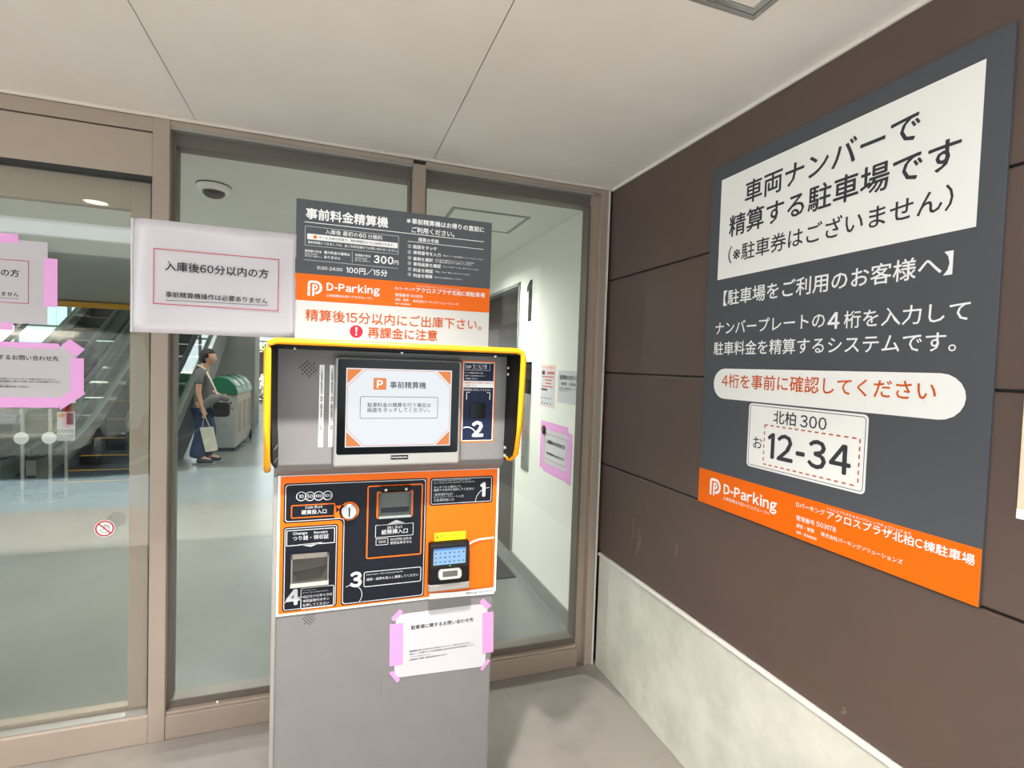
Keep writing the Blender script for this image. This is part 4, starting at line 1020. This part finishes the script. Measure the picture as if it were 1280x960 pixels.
MB().box(XI-0.0015, XI, -b[0], -a[0], b[1], a[1]).build('sheet', M_PAPER, np_)
k = Ink(plane_x(XI-0.0015)); w_ = b[0]-a[0]
k.text('駐車場のお知らせ', (a[0]+0.03, a[1]-0.042), (b[0]-0.03, a[1]-0.042), bold=0.03)
k.text('営業時間　ご利用料金', (a[0]+0.05, a[1]-0.082), (b[0]-0.05, a[1]-0.082), bold=0.02)
k.text('駐車場の料金は事前精算機で精算してください。', (a[0]+0.025, a[1]-0.110), (b[0]-0.04, a[1]-0.110), bold=0.01)
k.text('精算後は速やかにご出庫ください。', (a[0]+0.025, a[1]-0.124), (a[0]+0.17, a[1]-0.124), bold=0.01)
k.build('lettering', M_INK, np_)
k = Ink(plane_x(XI-0.0015), 0.0006)
a3, b3 = (-0.8770, 1.1580), (-0.4580, 0.8890)
tn2 = empty('taped_notice', (XI, 0.67, 0.85), 'white notice with a thin frame edged in pink tape on the hall wall', 'notice')
MB().box(XI-0.0015, XI, -b3[0], -a3[0], b3[1], a3[1]).build('sheet', M_PAPER, tn2)
k.frame((a3[0]+0.04, b3[1]+0.05), (b3[0]-0.04, a3[1]-0.05), 0.0005, 0.0025).build('red_outline', M_REDINK, tn2)
k = Ink(plane_x(XI-0.0015), 0.0008); vm = (a3[1]+b3[1])/2
k.text('入庫後60分以内の方', (a3[0]+0.075, vm+0.035), (b3[0]-0.06, vm+0.035), bold=0.03)
k.text('事前精算機操作は必要ありません', (a3[0]+0.075, vm-0.042), (b3[0]-0.06, vm-0.042), bold=0.02)
k.build('lettering', M_BLACKINK, tn2)
for (p, q) in (((a3[0]-0.035, b3[1]-0.02), (a3[0]+0.025, a3[1]+0.03)), ((b3[0]-0.025, b3[1]-0.045), (b3[0]+0.035, a3[1]-0.005)), ((a3[0]+0.025, a3[1]-0.02), (b3[0]-0.025, a3[1]+0.03)), ((a3[0]+0.025, b3[1]-0.035), (b3[0]-0.025, b3[1]+0.022))):
    MB().box(XI-0.0024, XI-0.0016, -q[0], -p[0], p[1], q[1]).build('tape_strip', M_TAPE, tn2)
mg = (-0.8550, 1.1290)
mo = empty('magnet_button', (XI, -mg[0], mg[1]), 'round brown and black button on the corner of the pink-edged wall notice', 'button')
MB().lathe((XI-0.0024, -mg[0], mg[1]), [(0.030, 0), (0.030, -0.006), (0, -0.008)], 'x', 24).build('disc', mat('button_brown', '#7c4a37', 0.4), mo)
MB().prism([(-mg[0]+0.030*math.cos(t)*0.98, mg[1]+0.030*math.sin(t)*0.98) for t in [math.radians(110+180*i/12) for i in range(13)]], 'x', XI-0.0100, XI-0.0104+0.002).build('dark_half', M_BLACK, mo)
mt = empty('floor_mat', (-0.4, 1.38, 0), 'black rubber floor mat in front of the lift', 'mat')
MB().box(-0.62, -0.03, 1.15, 1.62, 0.0, 0.008).build('rubber_sheet', mat('mat_black', '#232527', 0.8, bump=(120, 0.5)), mt, bevel=0.003)

# ------------------------------------------------------------------ escalators
def zb(y):
    y0, y1, s = 5.0, 6.6, 0.577
    if y <= y0: return 0.0
    if y < y1: return s*(y-y0)**2/(2*(y1-y0))
    return s*(y1-y0)/2+s*(y-y1)
YS_ = [4.75, 5.0, 5.2, 5.4, 5.6, 5.8, 6.0, 6.2, 6.4, 6.6, 7.5, 8.5, 9.5, 10.5, 11.5]
M_ESGLASS = glass('escalator_glass', (0.72, 0.84, 0.80), 0.9, 1.45)
M_RUBBER = mat('handrail_rubber', '#232a2c', 0.35)
M_CLAD = mat('escalator_cladding', '#3a3c3d', 0.5)
def strip(mb, x0, x1, lo, hi, ys=YS_):
    """a wall that follows the incline between two offsets above the tread line"""
    L = [(y, lo(y)) for y in ys]; H = [(y, hi(y)) for y in ys]
    for i in range(len(ys)-1):
        mb.hexa([(x0, L[i][0], L[i][1]), (x1, L[i][0], L[i][1]), (x1, L[i+1][0], L[i+1][1]), (x0, L[i+1][0], L[i+1][1]),
                 (x0, H[i][0], H[i][1]), (x1, H[i][0], H[i][1]), (x1, H[i+1][0], H[i+1][1]), (x0, H[i+1][0], H[i+1][1])])
def escalator(x0, x1, label):
    r = empty('escalator', ((x0+x1)/2, 5, 0), label, 'escalator', 'escalators in the hall')
    mb = MB()
    for i, y in enumerate([5.0+0.4*k for k in range(16)]):
        z = zb(y+0.2); mb.box(x0+0.1, x1-0.1, y, y+0.4, z-0.18, z+0.02)
    st = mb.build('step', mat('step_black', '#1b1c1d', 0.5), r)
    mb = MB()
    for y in [5.0+0.4*k for k in range(16)]:
        z = zb(y+0.2); mb.box(x0+0.1, x1-0.1, y-0.004, y+0.024, z+0.0185, z+0.022)
    mb.build('step_line_pattern', M_YELLOW, st)
    MB().box(x0, x1, 4.5, 5.0, 0.0, 0.02).build('landing_plate', mat('landing_steel', '#8f9392', 0.35, 0.6), r)
    for x in (x0, x1-0.09):
        mb = MB(); strip(mb, x, x+0.09, lambda y: zb(y)+0.16 if y > 5.0 else 0.10, lambda y: zb(y)+0.34); sk_ = mb.build('skirt_panel', M_STEEL, r)
        mb = MB(); strip(mb, x+0.005, x+0.085, lambda y: max(zb(y)-0.55, 0.0), lambda y: zb(y)+0.17); mb.build('outer_cladding', M_CLAD, sk_)
        mb = MB(); strip(mb, x+0.04, x+0.052, lambda y: zb(y)+0.34, lambda y: zb(y)+0.90); gl = mb.build('glass_panel', M_ESGLASS, r)
        pts = [(x+0.046, y, zb(y)+0.94) for y in YS_[::-1]]
        yc, zc, rr = 4.75, 0.94-0.29, 0.29
        pts += [(x+0.046, yc-rr*math.sin(t), zc+rr*math.cos(t)) for t in [math.radians(a_) for a_ in range(15, 181, 15)]]
        pts += [(x+0.046, 5.2, zc-rr)]
        MB().tube(pts, 0.042, 10, flat=(1.0, 0.5)).build('handrail', M_RUBBER, r, smooth=True)
        mb = MB(); mb.tube([(x+0.046, y, zb(y)+0.905) for y in YS_], 0.014, 8); mb.build('handrail_guide', M_STEEL, r)
        arc = [(yc-0.25*math.sin(t), zc+0.25*math.cos(t)) for t in [math.radians(a_) for a_ in range(0, 181, 15)]]
        MB().prism(arc, 'x', x+0.04, x+0.052).build('newel_glass', M_ESGLASS, gl)
    return r
escalator(-4.50, -3.42, 'escalator with glass sides rising beside the person in the hall')
escalator(-5.80, -4.72, 'escalator with glass sides furthest from the person in the hall')
pc = empty('safety_placard', (-4.0, 4.4, 0), 'white safety placard with round icons at the foot of the escalator', 'sign')
MB().box(-4.073, -3.918, 4.38, 4.388, 0.60, 0.91).build('board', M_PAPER, pc)
k = Ink(plane_y(4.38)); k.rect((-4.066, 0.855), (-4.0, 0.89)).build('orange_field', mat('placard_tan', '#c98f55', 0.6), pc)
Ink(plane_y(4.38)).rect((-3.99, 0.775), (-3.926, 0.90)).build('picture_field', mat('placard_blue', '#3c5468', 0.6), pc)
k = Ink(plane_y(4.38))
for j in range(2):
    for i in range(4): k.ring((-4.050+i*0.036, 0.705-j*0.05), 0.0165, 0.0055)
k.build('icon_pattern', M_INK, pc)
MB().box(-4.01, -3.985, 4.388, 4.41, 0.0, 0.85).box(-4.08, -3.915, 4.35, 4.45, 0.0, 0.012).build('stand', M_STEEL, pc)
for x, lab in ((-4.305, 'guide post with a white disc at the escalators, further from the safety placard'), (-4.075, 'guide post with a white disc beside the escalator safety placard')):
    gp = empty('guide_post', (x, 4.25, 0), lab, 'post', 'guide posts before the escalators')
    MB().lathe((x, 4.25, 0), [(0.016, 0.0), (0.016, 0.95), (0, 0.955)], 'z', 12).build('pole', M_STEEL, gp)
    MB().lathe((x, 4.25, 0), [(0.09, 0.0), (0.09, 0.01), (0.02, 0.025), (0, 0.025)], 'z', 20).build('base', M_STEEL, gp)
    MB().lathe((x, 4.23, 0.655), [(0.062, 0), (0.062, -0.008), (0, -0.010)], 'y', 24).build('disc', M_WHITE, gp)

# ------------------------------------------------------------------ person walking in the hall
def skin_mesh(joints, edges, sub=2):
    """joints: name -> (co, radius or (rx, ry)); returns a mesh grown around the edges"""
    names = list(joints); idx = {n: i for i, n in enumerate(names)}
    me = bpy.data.meshes.new('skin_source')
    me.from_pydata([joints[n][0] for n in names], [(idx[a_], idx[b_]) for a_, b_ in edges], [])
    o = bpy.data.objects.new('skin_source', me); C.objects.link(o)
    m = o.modifiers.new('skin', 'SKIN'); m.use_smooth_shade = True
    ss = o.modifiers.new('sub', 'SUBSURF'); ss.levels = sub; ss.render_levels = sub
    for n in names:
        rr = joints[n][1]; sv = me.skin_vertices[0].data[idx[n]]
        sv.radius = rr if isinstance(rr, tuple) else (rr, rr); sv.use_root = (idx[n] == 0)
    dg = bpy.context.evaluated_depsgraph_get(); dg.update()
    out = bpy.data.meshes.new_from_object(o.evaluated_get(dg))
    bpy.data.objects.remove(o)
    return out

PX, PY = -3.07, 6.15
def pp(x, y, z): return (PX+x, PY+y, z)
person = empty('person', (PX, PY, 0), 'person in grey t-shirt and wide navy trousers carrying bags beside the escalator', 'person')
J = {'pelvis': (pp(0, 0, .86), .12), 'waist': (pp(-.01, 0, 1.02), (.12, .10)), 'chest': (pp(-.02, 0, 1.22), (.14, .10)), 'neckb': (pp(.0, 0, 1.37), .06), 'neck': (pp(.025, 0, 1.43), .05), 'skull': (pp(.04, 0, 1.50), .06)}
E_ = [('pelvis', 'waist'), ('waist', 'chest'), ('chest', 'neckb'), ('neckb', 'neck'), ('neck', 'skull')]
for s, n in ((-1, 'r'), (1, 'l')):
    fx = -0.02 if s < 0 else 0.05
    J.update({'hip'+n: (pp(0, s*.085, .80), .085), 'knee'+n: (pp(fx+.03, s*.085, .46), .055), 'ankle'+n: (pp(fx, s*.085, .09), .038), 'toe'+n: (pp(fx+.15, s*.095, .045), .032)})
    E_ += [('pelvis', 'hip'+n), ('hip'+n, 'knee'+n), ('knee'+n, 'ankle'+n), ('ankle'+n, 'toe'+n)]
    if s < 0:
        arm = (('sh', (-.02, s*.17, 1.325), .05), ('el', (-.025, s*.215, 1.03), .037), ('wr', (.035, s*.215, .79), .025), ('palm', (.05, s*.212, .735), .027))
        fing = ((.075, .02, .685), (.062, .005, .67), (.045, -.006, .672), (.028, -.016, .682)); thumb = (.085, s*.205, .725)
    else:
        arm = (('sh', (-.02, s*.17, 1.325), .05), ('el', (.02, s*.22, 1.05), .037), ('wr', (.20, s*.13, .97), .025), ('palm', (.255, s*.10, .955), .027))
        fing = ((.31, .0, .965), (.315, .012, .95), (.31, .022, .935), (.30, .03, .922)); thumb = (.275, s*.09, .995)
    prev = 'chest'
    for nm, co, r_ in arm:
        J[nm+n] = (pp(*co), r_); E_.append((prev, nm+n)); prev = nm+n
    pm_ = arm[-1][1]
    for i, (fx_, fy, fz) in enumerate(fing):
        base = (pm_[0]+(fx_-pm_[0])*.5, s*abs(pm_[1])+(fy if s > 0 else -fy*.5)*.6, pm_[2]+(fz-pm_[2])*.5)
        J['k%d%s' % (i, n)] = (pp(*base), .010); J['f%d%s' % (i, n)] = (pp(fx_-(0.012 if s < 0 else 0), base[1]+(.012 if s < 0 else -.01), fz), .008)
        E_ += [('palm'+n, 'k%d%s' % (i, n)), ('k%d%s' % (i, n), 'f%d%s' % (i, n))]
    J['th'+n] = (pp(*thumb), .010); E_.append(('wr'+n, 'th'+n))
body = skin_mesh(J, E_)
# head with a face, joined into the same mesh
bm = bmesh.new(); bm.from_mesh(body)
hm = bmesh.ops.create_uvsphere(bm, u_segments=28, v_segments=20, radius=1.0)['verts']
hc = Vector(pp(.055, 0, 1.535))
for v in hm:
    x, y, z = v.co
    sx, sy, sz = .094, .074, .112
    if z < -0.2: sx *= 1-0.18*(-z-0.2); sy *= 1-0.42*(-z-0.2)          # jaw narrows to the chin
    q = Vector((x*sx, y*sy, z*sz))
    if x > 0.3:
        q.x -= 0.006*math.exp(-((abs(y)-.38)**2+(z-.08)**2)/.02)        # eye sockets
        q.x += 0.022*math.exp(-(y*y)/.012-((z+.16)**2)/.025)            # nose
        q.x += 0.007*math.exp(-(y*y)/.06-((z+.48)**2)/.006)             # lips
        q.x += 0.008*math.exp(-(y*y)/.08-((z+.80)**2)/.02)              # chin
    v.co = hc+q
for s in (-1, 1):
    em = bmesh.ops.create_uvsphere(bm, u_segments=10, v_segments=8, radius=1.0)['verts']
    for v in em: v.co = hc+Vector((-.012+v.co.x*.018, s*.074+v.co.y*.009, -.012+v.co.z*.030))
me = bpy.data.meshes.new('body'); bm.to_mesh(me); bm.free(); me.materials.append(mat('skin', '#d9a98c', 0.55))
for p in me.polygons: p.use_smooth = True
link(bpy.data.objects.new('body', me), person)
for s in (-1, 1):
    MB().lathe(hc+Vector((.080, s*.028, .010)), [(0, -.008), (.006, -.005), (.008, 0), (.006, .005), (0, .008)], 'z', 10).build('eye', M_BLACKINK, person, smooth=True)
MB().tube([hc+Vector((.083, -.022, -.055)), hc+Vector((.093, 0, -.055)), hc+Vector((.083, .022, -.055))], .0035, 6).build('mouth', mat('lip', '#b5665c', 0.5), person)
bm = bmesh.new(); hv = bmesh.ops.create_uvsphere(bm, u_segments=28, v_segments=20, radius=1.0)['verts']
rm = []
for v in hv:
    x, y, z = v.co
    if (x > 0.30 and z < 0.42) or (x > -0.05 and z < -0.25) or z < -0.80: rm.append(v)
    v.co = hc+Vector((-.010+x*.108, y*.090, .012+z*.120-(0.012 if z < -.3 else 0)+.003*math.sin(14*y+5*z)))
bmesh.ops.delete(bm, geom=rm, context='VERTS')
me = bpy.data.meshes.new('hair'); bm.to_mesh(me); bm.free(); me.materials.append(mat('hair_black', '#141314', 0.6))
ho = link(bpy.data.objects.new('hair', me), person); sm = ho.modifiers.new('solid', 'SOLIDIFY'); sm.thickness = 0.022; sm.offset = -1
# clothes
sj = {'w': (pp(-.005, 0, 1.0), (.150, .125)), 'h': (pp(0, 0, .86), (.155, .14)), 'hem': (pp(.0, 0, .73), (.155, .15)), 'c': (pp(-.02, 0, 1.22), (.158, .118)), 'n': (pp(-.005, 0, 1.36), .068), 'nn': (pp(.004, 0, 1.385), .064)}
se = [('w', 'h'), ('h', 'hem'), ('w', 'c'), ('c', 'n'), ('n', 'nn')]
for s, n in ((-1, 'r'), (1, 'l')):
    sj.update({'s'+n: (pp(-.02, s*.165, 1.325), .068), 'e'+n: (pp(-.024 if s < 0 else .0, s*.205, 1.14), .062)}); se += [('c', 's'+n), ('s'+n, 'e'+n)]
me = skin_mesh(sj, se); me.name = 'shirt'; me.materials.append(mat('shirt_grey', '#6c6e72', 0.85)); link(bpy.data.objects.new('shirt', me), person)
tj = {'p': (pp(0, 0, .84), (.135, .12))}; te = []
for s, n in ((-1, 'r'), (1, 'l')):
    fx = -0.02 if s < 0 else 0.05
    tj.update({'h'+n: (pp(0, s*.08, .74), .100), 'k'+n: (pp(fx+.015, s*.09, .44), .098), 'm'+n: (pp(fx-.03, s*.09, .20), .108), 'b'+n: (pp(fx-.05, s*.09, .075), .112)})
    te += [('p', 'h'+n), ('h'+n, 'k'+n), ('k'+n, 'm'+n), ('m'+n, 'b'+n)]
me = skin_mesh(tj, te); me.name = 'trousers'; me.materials.append(mat('denim_navy', '#263357', 0.85, noise=('#33436a', 9, 3, 0.4, 0.7))); link(bpy.data.objects.new('trousers', me), person)
for s in (-1, 1):
    fx = -0.02 if s < 0 else 0.05
    me = skin_mesh({'a': (pp(fx-.05, s*.09, .055), (.045, .048)), 'b': (pp(fx+.06, s*.092, .05), (.048, .044)), 'c': (pp(fx+.17, s*.10, .035), (.042, .03))}, [('a', 'b'), ('b', 'c')]); me.name = 'shoe'
    me.materials.append(mat('shoe_navy', '#242a38', 0.7)); so_ = link(bpy.data.objects.new('shoe', me), person)
    MB().prism([(PX+fx-.09, PY+s*.09-.04), (PX+fx+.10, PY+s*.09-.046), (PX+fx+.20, PY+s*.10-.03), (PX+fx+.205, PY+s*.10+.03), (PX+fx+.10, PY+s*.09+.046), (PX+fx-.09, PY+s*.09+.04)], 'z', 0.0, 0.016).build('sole', mat('sole_pale', '#8f8f8c', 0.8), so_, bevel=0.004)
# shoulder bag with its strap and a grey cardigan over it
sb_ = empty('shoulder_bag', pp(.25, -.06, .72), 'black shoulder bag with a cream strap hanging in front of the person', 'bag')
MB().prism(rrect(PX+.15, PX+.36, .69, .90, .05), 'y', PY-.20, PY-.08).build('pouch', mat('bag_black', '#17181b', 0.6), sb_, bevel=0.025, seg=3)
MB().tube([pp(-.10, .02, 1.36), pp(-.07, -.05, 1.425), pp(.03, -.095, 1.37), pp(.12, -.14, 1.20), pp(.20, -.165, 1.02), pp(.25, -.16, .89)], .024, 8, flat=(1.0, .22)).build('strap', mat('strap_cream', '#cfc8ba', 0.8), sb_, smooth=True)
MB().tube([pp(.0, -.185, .76), pp(.06, -.20, .87), pp(.15, -.195, .955), pp(.26, -.18, .975), pp(.34, -.14, .93)], [.035, .055, .06, .05, .03], 12, flat=(.6, 1.0)).build('draped_cardigan', mat('cardigan_grey', '#77797c', 0.9), sb_, smooth=True)
tb_ = empty('tote_bag', pp(.10, -.22, .20), 'cream cloth tote bag held in the hand of the person', 'bag')
mb = MB(); a_ = [(-.005, .54), (.165, .555), (.225, .215), (.075, .195)]
mb.hexa([pp(a_[3][0], -.245, a_[3][1]), pp(a_[2][0], -.245, a_[2][1]), pp(a_[2][0], -.185, a_[2][1]), pp(a_[3][0], -.185, a_[3][1]), pp(a_[0][0], -.225, a_[0][1]), pp(a_[1][0], -.225, a_[1][1]), pp(a_[1][0], -.205, a_[1][1]), pp(a_[0][0], -.205, a_[0][1])])
mb.build('cloth_body', mat('tote_cream', '#d8d4c4', 0.9, noise=('#c4c0ae', 10, 3, 0.4, 0.7)), tb_, bevel=0.012, seg=3)
for y in (-.226, -.204):
    MB().tube([pp(.03, y, .54), pp(.038, y, .63), pp(.048, y, .692), pp(.066, y, .692), pp(.09, y, .63), pp(.125, y, .55)], .009, 8, flat=(1, .4)).build('handle', MATS['tote_cream'], tb_, smooth=True)

# ------------------------------------------------------------------ recycling station
BX0, BX1, BY0, BY1 = -3.22, -2.80, 7.12, 8.72
rb_ = empty('recycling_bin', ((BX0+BX1)/2, 7.9, 0), 'grey recycling bin with a domed green lid standing behind the person', 'bin')
MB().box(BX0, BX1, BY0, BY1, 0.06, 0.95).build('body', mat('bin_grey', '#9ba0a0', 0.45), rb_, bevel=0.015)
MB().box(BX1, BX1+0.008, BY0+0.05, BY1-0.05, 0.12, 0.92).build('side_panel', mat('bin_beige', '#b9aea0', 0.55), rb_)
k = Ink(plane_y(BY0), 0.002)
for (u, v, a_, b_) in ((-2.98, .80, .03, .02), (-2.93, .78, .02, .04), (-2.88, .80, .03, .03), (-2.97, .70, .025, .03), (-2.91, .69, .03, .015), (-2.86, .70, .015, .03)): k.rect((u-a_/2, v-b_/2), (u+a_/2, v+b_/2))
k.build('bin_mark_pattern', M_INK, rb_)
k = Ink(plane_y(BY0), 0.002); k.rect((-2.955, .735), (-2.925, .75)); k.rect((-2.90, .735), (-2.87, .75)); k.build('red_mark_pattern', M_RED, rb_)
k = Ink(plane_y(BY0), 0.002); k.rect((-2.95, .655), (-2.86, .667)); k.build('yellow_mark_pattern', M_YELLOW, rb_)
k = Ink(plane_y(BY0), 0.002); k.ring((-2.97, .42), .10, .004); k.arc((-2.97, .42), .07, 20, 160, .006); k.arc((-2.97, .42), .07, 200, 340, .006); k.build('emblem_pattern', M_LIGHTGREY, rb_)
prof = [(BX0-.015, .93), (BX1+.015, .93), (BX1+.02, .99), (BX1-.02, 1.09), (BX1-.10, 1.18), (BX1-.20, 1.225), (BX0+.12, 1.22), (BX0+.03, 1.14), (BX0-.015, 1.02)]
lid = MB().prism(prof, 'y', BY0-.015, BY1+.015).build('lid', mat('lid_green', '#1c6b4c', 0.4), rb_, bevel=0.012)
for i in range(3):
    yc = BY0+.27+.53*i
    mb = MB(); mb.hexa([(BX1-.075, yc-.16, 1.150), (BX1-.005, yc-.16, 1.062), (BX1-.005, yc+.16, 1.062), (BX1-.075, yc+.16, 1.150), (BX1-.070, yc-.16, 1.162), (BX1+.002, yc-.16, 1.072), (BX1+.002, yc+.16, 1.072), (BX1-.070, yc+.16, 1.162)])
    mb.build('throw_slot', mat('slot_pale', '#a9b8a6', 0.5), lid)
    if i: MB().prism([(p_[0]*1.0, p_[1]+.012) for p_ in prof[2:]], 'y', yc-.285, yc-.245).build('lid_rib', mat('lid_green_dark', '#124b36', 0.4), lid)
for i in range(3): MB().box(BX1+.008, BX1+.012, BY0+.12+.53*i, BY0+.44+.53*i, .30, .80).build('side_notice', mat('bin_notice', '#a3978a', 0.6), rb_)
for x, y in ((BX0+.04, BY0+.06), (BX1-.03, BY0+.06), (BX0+.04, BY1-.06)):
    MB().lathe((x, y, .032), [(.032, -.012), (.032, .012)], 'x', 16).box(x-.016, x+.016, y-.016, y+.016, .03, .065).build('castor', M_BLACK, rb_)
MB().lathe((BX1+.02, BY1-.05, .085), [(.05, -.02), (.085, -.02), (.085, .02), (.05, .02), (.05, .012), (0, .012), (0, -.012), (.05, -.012)], 'x', 24).build('wheel', M_BLACK, rb_)

# ------------------------------------------------------------------ far end of the hall and what grows outside it
cu = empty('curtain', (-6.35, 17.93, 0), 'white pleated curtain hanging at the far window behind the person', 'curtain')
mb = MB(); n = 48; cx0_, cx1_ = -6.95, -5.75
pts = [(cx0_+(cx1_-cx0_)*i/n, 17.93+.05*math.sin(i*1.6)) for i in range(n+1)]
mb.prism(pts+[(x, y+.012) for x, y in pts[::-1]], 'z', 0.0, 4.2); mb.build('cloth', mat('curtain_white', '#e4e8e2', 0.8), cu)
MB().tube([(cx0_, 17.93, 4.22), (cx1_, 17.93, 4.22)], .015, 8).build('rail', M_STEEL, cu)
def leaf_ball(c_, r_, n_, s_, name, m, parent, flat=1.0):
    bm = bmesh.new(); rnd = random.Random(int(c_[0]*100+n_))
    for i in range(n_):
        d = Vector((rnd.gauss(0, 1), rnd.gauss(0, 1), rnd.gauss(0, 1))).normalized()*(rnd.random()**0.4)
        p = Vector(c_)+Vector((d.x*r_[0], d.y*r_[1], d.z*r_[2])); a_ = Vector((rnd.gauss(0, 1), rnd.gauss(0, 1), rnd.gauss(0, 1))).normalized(); b_ = a_.orthogonal().normalized(); q = s_*rnd.uniform(.6, 1.3)
        vs_ = [bm.verts.new(p+a_*q), bm.verts.new(p+b_*q*.6), bm.verts.new(p-a_*q), bm.verts.new(p-b_*q*.6)]; bm.faces.new(vs_)
    me = bpy.data.meshes.new(name); bm.to_mesh(me); bm.free(); me.materials.append(m); return link(bpy.data.objects.new(name, me), parent)
def stems(x, y, h, n_, name, parent):
    mb = MB(); rnd = random.Random(n_)
    for i in range(n_): mb.tube([(x+rnd.uniform(-.1, .1), y, -.02), (x+rnd.uniform(-.3, .3), y+rnd.uniform(-.2, .2), h*.6), (x+rnd.uniform(-.5, .5), y+rnd.uniform(-.2, .2), h)], .012, 5)
    return mb.build(name, mat('stem_brown', '#5a4a3a', 0.8), parent)
ws = empty('flowering_shrub', (-3.75, 19.4, -.02), 'low white flowering shrub outside the far window', 'shrub')
leaf_ball((-3.75, 19.4, .48), (.75, .4, .45), 700, .05, 'blossom_foliage', mat('blossom', '#e3e3dd', 0.8), ws); leaf_ball((-3.75, 19.45, .40), (.75, .4, .42), 400, .05, 'leaf_foliage', mat('leaf_grey', '#6e7767', 0.8), ws); stems(-3.75, 19.4, .7, 7, 'stem', ws)
gs_ = empty('green_shrub', (-3.7, 20.6, -.02), 'green leafy shrub behind the white flowering shrub outside the window', 'shrub')
leaf_ball((-3.7, 20.6, 1.75), (.6, .4, .45), 420, .07, 'leaf_foliage', mat('leaf_green', '#8b9a4c', 0.8), gs_); stems(-3.7, 20.6, 1.6, 5, 'stem', gs_)
for x, lab in ((-3.97, 'dark brown fence post outside the far window beside the column'), (-3.28, 'dark brown fence post outside the far window beside the yellow hood edge')):
    fp = empty('fence_post', (x, 19.9, -.02), lab, 'post')
    MB().box(x-.13, x+.13, 19.85, 19.97, -.02, 1.75).build('shaft', mat('post_brown', '#4d443d', 0.7), fp, bevel=0.006)
    MB().box(x-.145, x+.145, 19.835, 19.985, 1.75, 1.78).build('post_cap', MATS['post_brown'], fp, bevel=0.004)

# ------------------------------------------------------------------ fill lamps added to the hall
def area(name, x, y, z, sx, sy, w_, col=(1, 0.98, 0.94)):
    L = bpy.data.lights.new(name, 'AREA'); L.shape = 'RECTANGLE'; L.size = sx; L.size_y = sy; L.energy = w_; L.color = col
    o = bpy.data.objects.new(name, L); C.objects.link(o); o.location = (x, y, z)
for x, y, lab in ((-0.62, 1.62, 'added round fill lamp in the hall ceiling hidden behind the rate board'), (-2.3, 2.85, 'added round fill lamp in the hall ceiling hidden behind the sleeve notice')):
    downlight(x, y, CEIL, 'hall_fill_lamp', lab, HALL_FILL_W if x > -1 else HALL_FILL_W*2, size=math.radians(160), col=(0.96, 1.0, 0.94))  # added lamps, kept out of sight behind the signs to brighten the hall
area('hall_void_fill', -8.5, 5.8, 5.2, 5.0, 1.0, VOID_FILL_W)  # unseen area fill, added high in the void to lift the hall light
area('hall_void_fill', -2.6, 5.8, 5.2, 4.6, 1.0, VOID_FILL_W)

# ------------------------------------------------------------------ van in the car park (seen mirrored in the door glass)
VX0, VX1, VY = -5.80, -4.32, -5.35
vn = empty('van', ((VX0+VX1)/2, VY-1.6, 0), 'cream delivery van parked in the car park, mirrored in the sliding door glass', 'van')
M_VAN = mat('van_cream', '#d6d2c4', 0.35, coat=0.4)
MB().prism([(VY, .32), (VY, .95), (VY-.06, 1.75), (VY-.25, 1.86), (VY-2.5, 1.86), (VY-2.95, 1.15), (VY-3.3, 1.0), (VY-3.3, .32)], 'x', VX0, VX1).build('body', M_VAN, vn, bevel=0.05, seg=3)
MB().box(VX0+.03, VX1-.03, VY-.02, VY+.05, .28, .52).build('bumper', mat('bumper_grey', '#8f8f8b', 0.5), vn, bevel=0.02)
MB().prism([(VX0+.16, 1.08), (VX1-.16, 1.08), (VX1-.2, 1.66), (VX0+.2, 1.66)], 'y', VY-.07, VY+.004).build('rear_window', M_SCREENBLACK, vn, bevel=0.01)
for x in (VX0+.03, VX1-.13): MB().box(x, x+.10, VY-.03, VY+.012, .62, .98).build('tail_light', mat('lens_red', '#c01818', 0.25), vn, bevel=0.01)
MB().box((VX0+VX1)/2-.17, (VX0+VX1)/2+.17, VY+.002, VY+.012, .66, .83).build('number_plate', M_WHITE, vn)
for y in (VY-.65, VY-2.6):
    for x in (VX0+.07, VX1-.07):
        wh = MB().lathe((x, y, .265), [(.14, -.08), (.25, -.085), (.285, -.06), (.285, .06), (.25, .085), (.14, .08)], 'x', 28).build('wheel', M_BLACK, vn)
        MB().lathe((x, y, .265), [(.15, -.078), (.12, -.088), (0, -.088), (0, .088), (.12, .088), (.15, .078)], 'x', 24).build('hub_cap', M_STEEL, wh)
bpy.data.objects.remove(_to); bpy.data.curves.remove(_tc)
